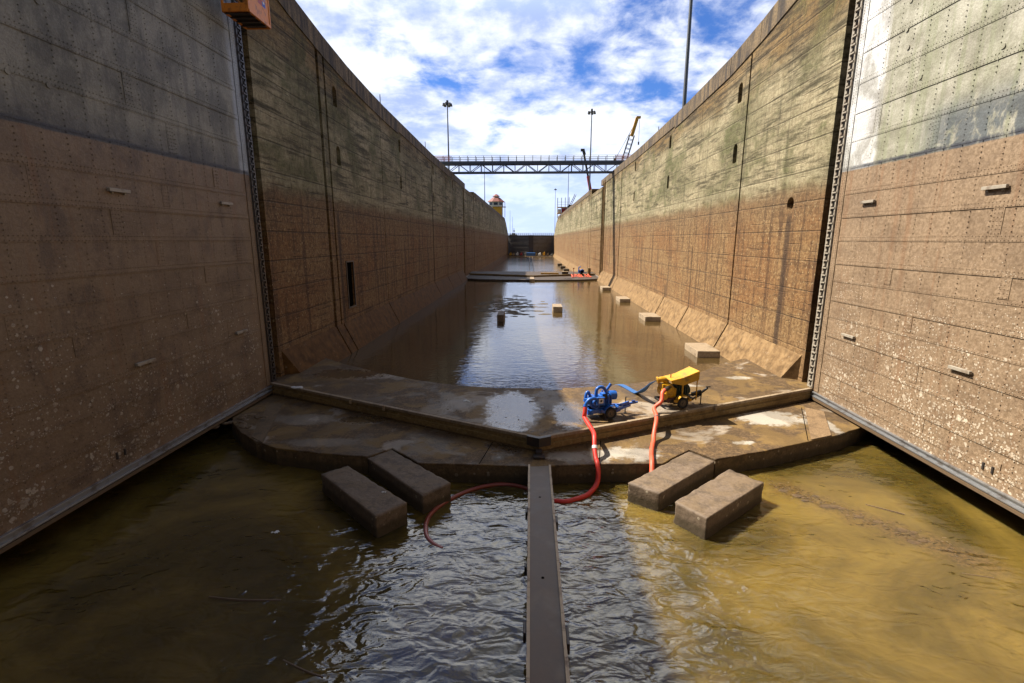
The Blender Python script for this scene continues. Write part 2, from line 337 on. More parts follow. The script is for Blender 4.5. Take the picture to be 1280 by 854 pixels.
def rough_conc(name, a, b, spk=.5, sc=7.0, tide=False, spec=.4):
    m, g = mat(name); P = g.pos(); x, y, z = g.xyz(P)
    nz = g.xyz(g.n('ShaderNodeNewGeometry').outputs['Normal'])[2]
    fine = g.noise(P, sc, 9, .7); med = g.noise(P, 1.3, 6, .6)
    c = g.mix(g.st(fine, .3, .7), a, b); c = g.mix(g.st(med, .5, .65, 0, .5), c, tuple(q * .5 for q in a))
    v = g.voro(P, 5.0); vr = g.xyz(v.outputs['Color'])[0]
    s = g.m('LESS_THAN', g.m('ADD', v.outputs['Distance'], g.m('MULTIPLY', g.m('SUBTRACT', fine, .5), .25)), g.m('MULTIPLY', g.m('POWER', vr, 5.0), .42))
    s = g.m('MULTIPLY', s, g.st(g.m('ABSOLUTE', nz), .3, .6, spk, 0.0))
    c = g.mix(s, c, (.42, .34, .24))
    if tide:
        zt = g.m('ADD', z, g.m('MULTIPLY', g.m('SUBTRACT', med, .5), .25))
        c = g.mix(g.st(zt, -.35, -.6, 0, .8), c, g.mix(fine, (.03, .024, .010), (.09, .06, .028)))
        c = g.mix(g.m('MULTIPLY', g.st(nz, .7, .95), g.st(g.noise(P, .9, 8, .75, .6), .42, .6, 0, .6)), c, g.mix(fine, (.13, .08, .035), (.25, .17, .09)))
        c = g.mix(g.m('MULTIPLY', g.st(nz, .7, .95), g.st(g.noise(g.vm('ADD', P, (4, 4, 4)), 1.7, 8, .75, .6), .5, .6, 0, .45)), c, (.05, .035, .022))
    g.out(c, g.m('ADD', .55, g.m('MULTIPLY', fine, .3)), g.bump(g.m('ADD', fine, g.m('MULTIPLY', s, .5)), .6, .04), spec=spec); return m
M_BLOCK = rough_conc('block_concrete', (.14, .095, .06), (.23, .165, .11), .8, tide=True)
M_SILLFACE = rough_conc('algae_stained_concrete', (.09, .055, .025), (.19, .125, .06), .6, tide=True)
M_OCHRE = rough_conc('ochre_sill_timber', (.19, .115, .035), (.33, .22, .085), .3)
M_LIP = rough_conc('sill_lip_concrete', (.26, .18, .10), (.42, .32, .21), .2)
M_TOE_L = rough_conc('footing_concrete_painted_shade', (.085, .040, .012), (.19, .095, .032), .3, 1.6, spec=.08)  # left footing: same concrete with the wall's shade painted in as darker brown
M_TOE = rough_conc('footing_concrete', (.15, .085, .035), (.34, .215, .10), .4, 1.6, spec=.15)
M_AGG = rough_conc('exposed_aggregate', (.14, .08, .035), (.34, .22, .11), .9, 16.0)
M_SILLDARK = rough_conc('dark_sill_shade', (.035, .022, .012), (.09, .055, .03), .1)  # far sill's unlit front painted as dark concrete
M_DARK = simple('cavity_shade_joint_black', (.006, .005, .004), .95, spec=0.0)  # black for the slot's painted shade, floor joints and drain holes
M_ROCK = rough_conc('silt_stone', (.06, .035, .015), (.15, .09, .035), .1)
m_, g_ = mat('coping_concrete'); P_ = g_.pos(); r0 = g_.noise(g_.vm('MULTIPLY', P_, (1, 1.4, .25)), 1.0, 9, .7); r1 = g_.noise(P_, 6, 8, .7)
c_ = g_.mix(g_.st(r0, .38, .62), (.045, .028, .016), (.25, .165, .075)); c_ = g_.mix(g_.st(r1, .4, .62, .5, 0), c_, (.03, .022, .014)); g_.out(c_, .9, g_.bump(r1, .8, .06)); M_COPE = m_

def water(name, c0, c1, wav, bstr, rough=.03, sc2=3.0, sss=0.0, bank=False, dist=.1, ior=2.8, k=.48):
    m, g = mat(name); P = g.pos()
    P2 = g.vm('MULTIPLY', P, (1.0, .9, 1))
    rot = g.n('ShaderNodeMapping', {'Vector': P, 'Rotation': (0, 0, R(-22)), 'Scale': (.75, 1.35, 1)}).outputs[0]
    w1 = g.noise(rot, wav, 2, .5, .6); w2 = g.noise(rot, wav * sc2, 3, .55, .4); w3 = g.noise(P, wav * .22, 2, .5)
    h = g.m('ADD', g.m('MULTIPLY', w1, 1.0), g.m('ADD', g.m('MULTIPLY', w2, .12), g.m('MULTIPLY', w3, .8)))
    amp = g.st(g.noise(P, .07, 3, .5), .35, .6, .45, 1.0)
    h = g.m('MULTIPLY', h, amp)
    s1 = g.noise(P, .16, 6, .6, .9); s2 = g.noise(P, .8, 7, .7, .8)
    c = g.mix(g.st(s1, .35, .68), c0, c1)
    c = g.mix(g.st(s2, .56, .74, 0, .35), c, tuple(q * .55 for q in c0))
    if bank:
        x, y, z = g.xyz(P); fn = g.noise(P, 2.2, 8, .7, .5)
        t = g.m('DIVIDE', g.m('ADD', g.m('MULTIPLY', g.m('SUBTRACT', x, 9.9), 4.0), g.m('MULTIPLY', g.m('SUBTRACT', y, 20.1), -4.8)), 39.0)
        dd = g.m('ABSOLUTE', g.m('ADD', g.m('MULTIPLY', g.m('SUBTRACT', x, 9.9), .768), g.m('MULTIPLY', g.m('SUBTRACT', y, 20.1), .64)))
        dd = g.m('ADD', dd, g.m('MULTIPLY', g.m('SUBTRACT', fn, .5), 2.6))
        mk = g.m('MULTIPLY', g.st(dd, .1, 1.1, .9, 0), g.m('MULTIPLY', g.st(t, -.05, .12), g.st(t, 1.35, 1.05)))
        c = g.mix(g.m('MULTIPLY', mk, .8), c, g.mix(g.st(g.noise(P, 7.0, 6, .7), .4, .6), (.05, .03, .012), (.17, .10, .035)))
    g.out(c, .6, None, spec=0.0, IOR=1.45, k=k, Coat_Weight=1.0, Coat_Roughness=rough, Coat_IOR=ior, Coat_Normal=g.bump(h, bstr, dist), Subsurface_Weight=sss, Subsurface_Radius=(1.0, .8, .3), Subsurface_Scale=1.3); return m
M_WATER1 = water('murky_green_water', (.070, .047, .010), (.215, .142, .028), 1.5, 1.0, sss=1.0, bank=True, dist=.135, ior=1.75, k=.56)
M_WATER2 = water('murky_brown_water', (.085, .052, .018), (.14, .088, .03), 1.6, .22, .04, 3.5)
M_WATER3 = water('still_brown_water', (.10, .06, .022), (.15, .09, .03), 1.4, .6, .15)

M_STEEL = simple('grey_steel', (.28, .28, .27), .45, .6, dirt=(.13, .07, .03))
M_SEAL = simple('worn_seal_steel', (.42, .42, .42), .35, .7, dirt=(.15, .1, .06), dirtamt=.6)
M_DSTEEL = simple('dark_wet_steel', (.06, .05, .045), .45, .3, dirt=(.16, .07, .03))
M_PALEST = simple('pale_painted_steel', (.36, .31, .24), .6, 0, dirt=(.14, .08, .04), dirtamt=.7)
M_FLANGE = simple('tan_worn_flange', (.55, .42, .28), .6, 0, .3, 5, .4, dirt=(.1, .05, .025), dirtamt=.8)
M_BLUE = simple('blue_machine_paint', (.012, .12, .50), .38, 0, .15, 9, dirt=(.02, .04, .1), dirtamt=.8)
M_YEL = simple('yellow_machine_paint', (.66, .33, .006), .4, 0, .12, 9, dirt=(.25, .14, .03), dirtamt=.8)
M_TYRE = simple('black_rubber', (.02, .02, .02), .8)
M_RIM = simple('dusty_rim', (.12, .09, .06), .6)
M_ENG = simple('dark_green_engine', (.012, .03, .022), .5, .2, dirt=(.06, .04, .02))
M_BLACKP = simple('black_greasy_steel', (.025, .022, .02), .5, .2, dirt=(.1, .06, .03))
M_RED = simple('red_hose_rubber', (.80, .035, .02), .5, 0, .3, 3, dirt=(.35, .05, .03))
M_ORHOSE = simple('orange_red_hose_rubber', (.95, .12, .05), .5, 0, .25, 3, dirt=(.45, .12, .06), dirtamt=.6)
M_SUBM = simple('submerged_hose_rubber', (.30, .05, .025), .35, 0, .2, 5)
M_LAY = simple('blue_layflat_hose', (.03, .13, .36), .5)
M_WHITE = simple('white_paint', (.75, .75, .73), .5)
M_ORANGE = simple('orange_basket_paint', (.85, .27, .015), .45, 0, .15, 8, dirt=(.2, .06, .02), dirtamt=.6)
M_BRIDGE = simple('bridge_steel', (.09, .11, .15), .5, .2)
M_RAILP = simple('faded_rail_paint', (.22, .18, .09), .6)
M_PINK = simple('pink_safety_netting', (.8, .25, .3), .7)
M_POLE = simple('galvanised_pole', (.13, .14, .15), .5, .4)
M_LAMP = simple('dark_lamp_housing', (.03, .03, .035), .5)
M_CRED = simple('red_boom_paint', (.45, .03, .03), .4)
M_ROOFT = simple('red_roof_tiles', (.2, .045, .03), .7, 0, .3, 3)
M_PLAST = simple('white_plaster', (.6, .6, .57), .7)
M_YPL = simple('yellow_plaster', (.62, .36, .03), .7)
M_GLASS = simple('dark_window_glass', (.02, .025, .035), .1)
M_TARP = simple('blue_tarp', (.02, .1, .3), .5)
M_FARG = simple('far_gate_steel', (.15, .135, .125), .6, 0, .35, .8, dirt=(.06, .05, .045))
M_WOOD = simple('wet_timber', (.13, .08, .04), .6)
M_TAN = simple('tan_tarpaulin', (.4, .28, .14), .7)
m_, g_ = mat('grass_ground'); P_ = g_.pos(); g_.out(g_.mix(g_.noise(P_, .3, 6, .6), (.05, .07, .02), (.14, .13, .06)), .9); M_GROUND = m_
M_BED = simple('lock_bed_mud', (.1, .07, .03), .9)
m_, g_ = mat('distant_forest'); P_ = g_.pos(); g_.out(g_.mix(g_.noise(P_, .01, 6, .7), (.04, .07, .06), (.07, .1, .09)), .9); M_HILL = m_

# ------------------------------------------------------------------ setting
WX = 16.75
def ztop(side, Y):
    tab = ([(-90, 28.2), (20, 28.2), (28, 27.3), (36.7, 25.5), (45, 24.5), (54.8, 23.9), (84, 23.25), (140, 22.9), (318, 22.9), (322, 22.0), (334, 20.5), (344, 18.2), (356, 15.5), (366, 13.4), (400, 13.0)] if side < 0 else
           [(-90, 28.6), (20, 28.6), (28, 27.6), (38.7, 25.85), (45, 24.9), (61.5, 24.1), (83, 23.7), (140, 23.6), (300, 23.8), (320, 23.8), (324, 22.2), (338, 20.6), (346, 18.0), (357, 15.0), (366, 13.2), (400, 13.0)])
    for (a, za), (b, zb) in zip(tab, tab[1:]):
        if a <= Y <= b: return za + (zb - za) * (Y - a) / (b - a)
    return tab[-1][1]

# the bed under all the water, and the land on both sides
mb = MB(); mb.quad((-24, -90, -4.2), (24, -90, -4.2), (24, 380, -4.2), (-24, 380, -4.2)); tag(mb.build('lock_bed', M_BED, fix=False), kind='structure')
mb = MB()
for s in (-1, 1):
    ys = [-90, 0, 20, 28, 36.7, 45, 54.8, 84, 140, 318, 334, 344, 356, 372, 700, 4000]
    for a, b in zip(ys, ys[1:]):
        za = ztop(s, a) - .25 if a < 372 else 11; zb = ztop(s, b) - .25 if b < 372 else 11
        x0 = 19.0 if b <= 372 else 16.0
        q = [(s * x0, a, za), (s * 4000, a, za), (s * 4000, b, zb), (s * x0, b, zb)]
        mb.quad(*(q if s > 0 else q[::-1]))
mb.quad((-4000, -4000, 28), (4000, -4000, 28), (4000, -90, 28), (-4000, -90, 28))
tag(mb.build('ground', M_GROUND, fix=False), kind='structure')
mb = MB(); mb.quad((-24, -60, -.85), (24, -60, -.85), (24, 29, -.85), (-24, 29, -.85)); tag(mb.build('lower_water', M_WATER1, fix=False), kind='structure')
mb = MB(); mb.quad((-18, 30.2, 0), (0, 21.9, 0), (0, 124, 0), (-18, 124, 0)); mb.quad((0, 21.9, 0), (18, 30.2, 0), (18, 124, 0), (0, 124, 0)); tag(mb.build('chamber_water', M_WATER2, fix=False), kind='structure')
mb = MB(); mb.quad((-18, 128, -2.2), (18, 128, -2.2), (18, 366, -2.2), (-18, 366, -2.2)); tag(mb.build('far_chamber_water', M_WATER3, fix=False), kind='structure')
mb = MB(); mb.quad((-16, 370, 11.2), (16, 370, 11.2), (16, 1500, 11.2), (-16, 1500, 11.2)); tag(mb.build('upper_reach_water', M_WATER3, fix=False), kind='structure')
# far wooded hills
mb = MB(); pr = None
for i in range(61):
    x = -1800 + 60 * i; h = 12 + 30 * (.5 + .5 * math.sin(i * .37)) * (.6 + .4 * math.sin(i * .91 + 1)) + rnd.uniform(0, 3)
    cur = [(x, 2200, 8), (x, 2300, 12 + h * .8), (x, 2700, 12 + h)]
    if pr:
        for k in range(2): mb.quad(pr[k], cur[k], cur[k + 1], pr[k + 1])
    pr = cur
tag(mb.build('hills', M_HILL, fix=False, smooth=True), kind='structure')

# lower platform, front sill (chevron) and its back arc
edge = [(-21, 28.2), (-19, 27.2), (-17.45, 25.98), (-16.4, 24.2), (-15.05, 22.73), (-13.6, 21.6), (-12.25, 20.89), (-10, 20.4), (-7.72, 20.12), (-6.84, 21.09), (-5.22, 19.56), (-3.78, 19.54), (-.32, 19.44),
        (2.8, 19.78), (5.35, 19.93), (6.98, 21.43), (7.80, 20.43), (10.4, 21.4), (12.96, 22.56), (14.8, 23.4), (16.61, 24.44), (19, 26.2), (21, 27.2)]
def ragged(pl, step, amp):
    out = []
    for a, b in zip(pl, pl[1:]):
        a = Vector(a); b = Vector(b); L = (b - a).length; n = max(1, int(L / step)); d = (b - a) / L; nn = Vector((d.y, -d.x))
        for i in range(n):
            j = 0 if i == 0 else rnd.uniform(-1, .25) * amp * (2.2 if rnd.random() < .12 else 1)
            q = a + (b - a) * i / n + nn * j; out.append((q.x, q.y))
    return out + [tuple(pl[-1])]
edge = ragged(edge, .28, .03)
mb = MB(); mb.prism(edge + [(21, 30.9), (0, 21.05), (-21, 30.9)], -2.5, 0.0)
platform = tag(mb.build('lower_platform', M_FLOOR, bevel=.04), kind='structure')
# darker stained front face, 3 mm proud, with a ragged top edge
mb = MB()
for (a, b) in zip(edge, edge[1:]):
    a = Vector(a); b = Vector(b); n = Vector((b - a).normalized()); nn = Vector((n.y, -n.x)) * .006
    k = 1
    for i in range(k):
        p = a + (b - a) * i / k + nn; q = a + (b - a) * (i + 1) / k + nn
        mb.quad((p.x, p.y, -2), (q.x, q.y, -2), (q.x, q.y, -.05 - rnd.random() * .05), (p.x, p.y, -.05 - rnd.random() * .05))
o = mb.build('platform_face', M_SILLFACE, platform, fix=False)
sill = [(-17.5, 29.35), (0, 20.85), (17.5, 29.45)]
arc = [(17.5, 37.5), (15.6, 36.6), (13.6, 35.1), (11.5, 32.9), (9.2, 31.2), (6.5, 29.95), (4.2, 29.1), (2.3, 28.65), (1.55, 28.6), (1.55, 28.15), (.35, 28.12), (.35, 28.5), (-2.5, 28.44), (-5.2, 29.0), (-7.73, 29.98), (-10.5, 31.6), (-13.9, 33.9), (-15.6, 35.4), (-17.5, 36.6)]
sillp = [(x, y + .22) for x, y in sill]
mb = MB(); mb.prism(sillp + arc, -2.4, .70)
platform2 = tag(mb.build('sill_platform', M_FLOOR, bevel=.03), kind='structure')
def offs(y): return [(x, yy + y) for x, yy in sill]
def band(y0, y1, z0, z1):
    a = offs(y0); b = offs(y1); m = MB(); m.prism(a + b[::-1], z0, z1); return m
stp = thing('chevron_sill', 'long ochre chevron step of timber and concrete crossing the lock floor in front of the pumps', 'gate sill', (0, 21, 0))
part(band(.0, .219, .56, .706), 'lip', M_LIP, stp, bevel=.015)
part(band(.06, .218, .36, .559), 'groove_strip', M_OCHRE, stp)
part(band(-.03, .217, .10, .359), 'timber', M_OCHRE, stp, bevel=.01)
part(band(.02, .216, -.05, .099), 'base', M_SILLFACE, stp)
mb = MB(); mb.prism([(-.55, 20.98), (0, 20.7), (.55, 20.98), (.55, 21.2), (0, 20.93), (-.55, 21.2)], .3, .735); mb.box((0, 20.6, .12), (.3, .35, .2)); mb.box((0, 20.25, .06), (.5, .3, .1))
part(mb, 'bracket', M_DSTEEL, stp, bevel=.01)
mb = MB()
for (px, py) in ((-10.5, 26.0), (-8.3, 24.93), (9.6, 25.62)): part(MB().box((px, py - .14, .63), (.12, .1, .3)), 'clamp', M_LIP, stp, bevel=.01)
mb = MB()
for k in range(60):
    a = rnd.uniform(0, 6.28); rr = rnd.uniform(0, .35); p = (-14.5 + rr * math.cos(a), 27.95 + rr * .5 * math.sin(a), .72 + rnd.uniform(0, .05)); mb.rock(p, (.09, .06, .03), k)
tag(mb.build('foam_scum', M_WHITE), 'small heap of white scum on the sill near the left gate hinge', 'scum', kind=None)
def scrap(x, y, z, r, label, seed):
    m = MB(); q = random.Random(seed)
    for k in range(7): m.rock((x + q.uniform(-r, r), y + q.uniform(-r, r) * .6, z + .01), (r * q.uniform(.3, .6), r * q.uniform(.25, .5), .025), seed + k)
    tag(m.build('foam_scrap', M_WHITE), label, 'scum')
scrap(-3.9, 25.9, .71, .16, 'white scrap on the sill left of the shiny puddle', 1)
scrap(-.35, 26.0, .71, .1, 'white scrap on the sill behind the shiny puddle', 2)
scrap(.25, 25.0, .71, .12, 'white scrap on the sill between the puddle and the blue pump', 3)
scrap(-6.0, 17.0, .02, .07, 'tiny white scrap lying on the outer dark concrete block', 4)
scrap(-9.6, 15.6, -.86, .11, 'white flake floating left of the outer dark block', 5)
mb = MB()
for i in range(260):
    side = rnd.random() < .5; t = rnd.uniform(.5, 15.5); x = (t if side else -t); y0 = 20.85 + abs(x) * .4914
    if rnd.random() < .6: y = y0 - rnd.uniform(.05, .35); z = .0
    else: y = y0 + rnd.uniform(.4, 3.5) ; z = .70
    mb.rock((x, y, z), (rnd.uniform(.02, .07), rnd.uniform(.02, .05), rnd.uniform(.01, .03)), i + 900)
tag(mb.build('pebbles', M_ROCK), 'pebbles and mud crumbs scattered along the chevron step', 'pebbles', kind='stuff')
# patches on the lower platform
mb = MB(); mb.prism([(15.45, 27.46), (13.2, 22.72), (14.5, 23.3), (16.16, 26.82)], -.01, .045)
tag(mb.build('aggregate_strip', M_AGG, bevel=.01), kind='structure')
mb = MB(); mb.prism([(-15.9, 27.1), (-14.1, 22.1), (-13.15, 21.4), (-15.0, 27.0)], -.01, .03)
for k in range(26):
    mb.rock((rnd.uniform(-16.9, -14.6), rnd.uniform(23.2, 25.6), .0), (rnd.uniform(.1, .3), rnd.uniform(.1, .25), rnd.uniform(.03, .12)), k + 50)
tag(mb.build('rubble_edge', M_SILLFACE), kind='structure')
# puddle floor joints: thin dark cracks on the lower platform
mb = MB()
for (p, q) in (((13.02, 22.66), (15.28, 27.5)), ((-13.2, 21.5), (-15.8, 27.2)), ((-2.6, 19.6), (-2.2, 21.9)), ((2.6, 19.85), (3.0, 22.3))):
    mb.bar((p[0], p[1], .003), (q[0], q[1], .003), .035, .008)
tag(mb.build('floor_joints', M_DARK, fix=False), kind='structure')

# ------------------------------------------------------------------ lock walls
def arch(w, h):
    def f(a):
        c, s = math.cos(a), math.sin(a)
        if s >= 0:   # upper half: semicircle radius w/2
            return (w / 2 * c, (h - w / 2) * .45 + w / 2 * s)
        t = min((w / 2) / max(abs(c), 1e-6), (h * .5) / max(abs(s), 1e-6)); return (t * c, t * s)
    return f
def circ(r): return lambda a: (r * math.cos(a), r * math.sin(a))
def rect(w, h):
    def f(a):
        c, s = math.cos(a), math.sin(a); t = min((w / 2) / max(abs(c), 1e-6), (h / 2) / max(abs(s), 1e-6)); return (t * c, t * s)
    return f
def wall_face(side, y0, y1, joints, niches, zbot=-4.0):
    """face towards the lock; joints = upright slots (y, w, depth); niches = (y, z, shape, half_w, half_h, depth)"""
    m = MB(); X = side * WX
    ys = {y0, y1}; zs = {zbot, 2.3}
    for (y, w, dp) in joints: ys |= {y - w / 2, y + w / 2}
    for (y, z, sh, hw, hh, dp) in niches: ys |= {y - hw, y + hw}; zs |= {z - hh, z + hh}
    yy = y0
    while yy < y1: ys.add(round(yy, 3)); yy += 7.0 if yy < 320 else 4.0
    ys = sorted(ys); zs = sorted(zs)
    for a, b in zip(ys, ys[1:]):
        if b - a < 1e-4: continue
        c = (a + b) / 2
        jt = next((j for j in joints if abs(c - j[0]) < j[1] / 2), None)
        xx = X + (side * jt[2] if jt else 0)
        zl = zs + [None]
        for i in range(len(zl) - 1):
            z0 = zl[i]; z1 = zl[i + 1]
            za, zb = (z1, z1) if z1 is not None else (ztop(side, a), ztop(side, b))
            if z1 is None and z0 > min(za, zb) - .05: continue
            if z1 is not None and z1 > min(ztop(side, a), ztop(side, b)) - .6:
                za, zb = ztop(side, a), ztop(side, b)
                zl2 = True
            else: zl2 = False
            nc = None
            for nch in niches:
                if abs(c - nch[0]) < nch[3] and z1 is not None and abs((z0 + z1) / 2 - nch[1]) < nch[4]: nc = nch
            if nc is None: m.quad((xx, a, z0), (xx, b, z0), (xx, b, zb), (xx, a, za))
            if zl2: break
        if jt:
            for e in (a, b): m.quad((X, e, zbot), (xx, e, zbot), (xx, e, ztop(side, e)), (X, e, ztop(side, e)))
    for (y, z, sh, hw, hh, dp) in niches:
        n = 32; ca = math.atan2(hh, hw)
        angs = sorted(set([2 * math.pi * k / n for k in range(n)] + [ca, math.pi - ca, math.pi + ca, 2 * math.pi - ca]))
        rf = rect(hw * 2, hh * 2)
        for i in range(len(angs)):
            a0 = angs[i]; a1 = angs[(i + 1) % len(angs)]
            o0 = rf(a0); o1 = rf(a1); i0 = sh(a0); i1 = sh(a1)
            m.quad((X, y + o0[0], z + o0[1]), (X, y + o1[0], z + o1[1]), (X, y + i1[0], z + i1[1]), (X, y + i0[0], z + i0[1]))
            m.quad((X, y + i0[0], z + i0[1]), (X, y + i1[0], z + i1[1]), (X + side * dp, y + i1[0], z + i1[1]), (X + side * dp, y + i0[0], z + i0[1]))
        m.quad(*[(X + side * dp, y + sh(a)[0], z + sh(a)[1]) for a in angs])
    # top, back and ends
    for a, b in zip(ys, ys[1:]):
        m.quad((X, a, ztop(side, a)), (X, b, ztop(side, b)), (side * 19, b, ztop(side, b)), (side * 19, a, ztop(side, a)))
        m.quad((side * 21, a, zbot), (side * 21, b, zbot), (side * 21, b, ztop(side, b) - .3), (side * 21, a, ztop(side, a) - .3))
    for e in (y0, y1): m.quad((X, e, zbot), (side * 21, e, zbot), (side * 21, e, ztop(side, e) - .002), (X, e, ztop(side, e) - .002))
    return m
AR = arch(.85, 1.4)
def nic(ys, zs): return [(y, z, AR, .9, .95, 1.2) for y in ys for z in zs]
REC = [(121.5, 144.0)]
def toe_segments(side, cuts):
    segs = []; edges = [31.0] + cuts + [119.5]
    return edges
def build_wall(side, label, joints1, joints2, niches1, niches2, M, cuts):
    root = thing('lock_wall', label, 'lock wall', (side * WX, 31, 0))
    o = part(wall_face(side, 30.4, REC[0][0], joints1, niches1), 'wall_face', M, root, fix=False)
    part(wall_face(side, REC[0][1] + .4, 366, joints2, niches2), 'wall_face', M, root, fix=False)
    # recess of the second gates and the recess beside the camera
    for (a, b) in (REC[0], (8.6, 30.4), (-60, 8.6)):
        m = MB(); xb = 19.2 if a > 0 else WX
        b2 = b + .4 if a > 100 else b
        if a > 0:
            m.quad((side * xb, a, -4), (side * xb, b2, -4), (side * xb, b2, ztop(side, b)), (side * xb, a, ztop(side, a)))
            m.quad((side * WX, a, -4), (side * xb, a, -4), (side * xb, a, ztop(side, a)), (side * WX, a, ztop(side, a)))
        else:
            m.quad((side * xb, a, -4), (side * xb, b, -4), (side * xb, b, ztop(side, b)), (side * xb, a, ztop(side, a)))
        m.quad((side * xb, a, ztop(side, a)), (side * xb, b2, ztop(side, b)), (side * 21, b2, ztop(side, b)), (side * 21, a, ztop(side, a)))
        part(m, 'recess', M, root, fix=False)
    # coping band along the top
    m = MB(); a = 30.15
    while a < 318:
        b = min(a + 5.5 + (0 if a < 90 else 6), 318)
        if not (REC[0][0] < a < REC[0][1]):
            th = 1.5 if a < 60 else 1.25
            za, zb = ztop(side, a), ztop(side, b)
            j = rnd.uniform(0, .02)
            xo = side * (WX - .07 - j); xi = side * (WX + .6)
            for (p, q) in (((xo, za + .03), (xo, za - th)), ):
                m.quad((xo, a + .02, za + .03), (xo, b - .02, zb + .03), (xo, b - .02, zb - th), (xo, a + .02, za - th))
                m.quad((xo, a + .02, za - th), (xo, b - .02, zb - th), (side * (WX + .002), b - .02, zb - th), (side * (WX + .002), a + .02, za - th))
                m.quad((xo, a + .02, za + .03), (xo, b - .02, zb + .03), (xi, b - .02, zb + .03), (xi, a + .02, za + .03))
                for e, ze in ((a + .02, za), (b - .02, zb)): m.quad((xo, e, ze + .03), (xi, e, ze + .03), (xi, e, ze - th), (xo, e, ze - th))
        a = b
    part(m, 'coping', M_COPE, root, fix=False)
    # sloping footing
    m = MB(); ed = [30.75] + cuts + [119.0]
    for i, (a, b) in enumerate(zip(ed, ed[1:])):
        a += .12 if i else 0; b -= .12
        xt = side * (WX - .02); xb_ = side * 15.1; zt, zb_ = 2.35, -1.0
        e0 = .9 if i == 0 else 0
        A = [(side * 17.2, a, zb_), (side * 17.2, a, zt + .02), (xt, a, zt), (xb_, a + e0 * 1.4, zb_)]
        B = [(side * 17.2, b, zb_), (side * 17.2, b, zt + .02), (xt, b, zt), (xb_, b, zb_)]
        m.quad(*A); m.quad(*B); m.quad(A[1], B[1], B[2], A[2]); m.quad(A[2], B[2], B[3], A[3])
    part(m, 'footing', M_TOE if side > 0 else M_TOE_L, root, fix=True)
    m = MB()
    for (a, b) in ((145, 216.7), (217.2, 270), (270.5, 362)):
        A = [(side * 17.2, a, -4), (side * 17.2, a, 0), (side * WX, a, 0), (side * 15.0, a, -3.4)]; B = [(p[0], b, p[2]) for p in A]
        m.quad(*A); m.quad(*B); m.quad(A[1], B[1], B[2], A[2]); m.quad(A[2], B[2], B[3], A[3])
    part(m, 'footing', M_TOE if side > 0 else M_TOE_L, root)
    # toothed bar in the widest joint, rungs
    return root
jl1 = [(40.0, .5, .45), (41.25, .3, .35), (55.7, .12, .2), (83.5, .28, .4), (97.0, .12, .2), (109.4, .3, .4)]
jr1 = [(42.6, .26, .4), (53.4, .06, .1), (63.2, .06, .1), (97.6, .55, .4), (108.5, .2, .3), (114.8, .3, .4)]
jl2 = [(160, .2, .3), (190, .2, .3), (217, .5, .5), (231, .4, .5), (271, .4, .4), (300, .4, .4)]
jr2 = [(149, .5, .5), (180, .15, .3), (217, .5, .5), (246, .2, .3), (271, .5, .5), (300, .4, .4)]
nl1 = nic([43.15], (21.03, 16.39)) + nic([63.6, 84.9, 105.6], (20.8, 16.45)) + [(44.0, 5.55, rect(1.6, 4.1), 1.1, 2.3, 2.0)]
nr1 = nic([44.05 + .25, 64.85, 85.4, 106.0], (21.3, 16.55)) + [(34.25, 11.84, circ(.44), .65, .65, 1.1)]
wl = build_wall(-1, 'shaded left concrete lock wall with mossy upper half and a black slot low down', jl1, jl2, nl1, nic([150, 170], (20.8, 16.5)), M_WALL_L, [40.0, 41.6, 55.7, 83.5, 97.0, 109.4])
wr = build_wall(1, 'sunlit right concrete lock wall with ochre stained lower half and a round drain hole', jr1, jr2, nr1, nic([152, 172], (21.3, 16.5)), M_WALL_R, [42.6, 53.4, 63.2, 97.6, 108.5, 114.8])
# teeth in the joints, frame and rungs of the slot
for (root, s, Y) in ((wr, 1, 42.6), (wl, -1, 41.25)):
    m = MB(); z = 2.5
    while z < 24.2:
        m.box((s * (WX + .05), Y + .1, z), (.16, .12, .2)); z += .42
    part(m, 'joint_teeth', M_WALL_R if s > 0 else M_WALL_L, root)
m = MB()
m.lohi((-WX - .2, 43.2, 3.5), (-WX - .15, 44.8, 7.6)); part(m, 'slot_shade_sheet', M_DARK, wl)  # black sheet just inside the slot stands in for its shaded depth
m = MB()
for z in (3.5, 7.6): m.box((-WX + .02, 44.0, z), (.1, 1.9, .12))
for y in (43.14, 44.86): m.box((-WX + .02, y, 5.55), (.1, .12, 4.1))
part(m, 'slot_frame', M_DSTEEL, wl)
for k in range(5): part(MB().box((-WX - .1, 43.35, 4.1 + .75 * k), (.06, .35, .06)), 'rung', M_DSTEEL, wl)
# upright fender pipes in the recess edge of the right wall
for y in (118.0, 120.2): part(MB().tube([(WX - .12, y, .3), (WX - .12, y, 23)], .14, 8), 'fender_pipe', M_TOE, wr)

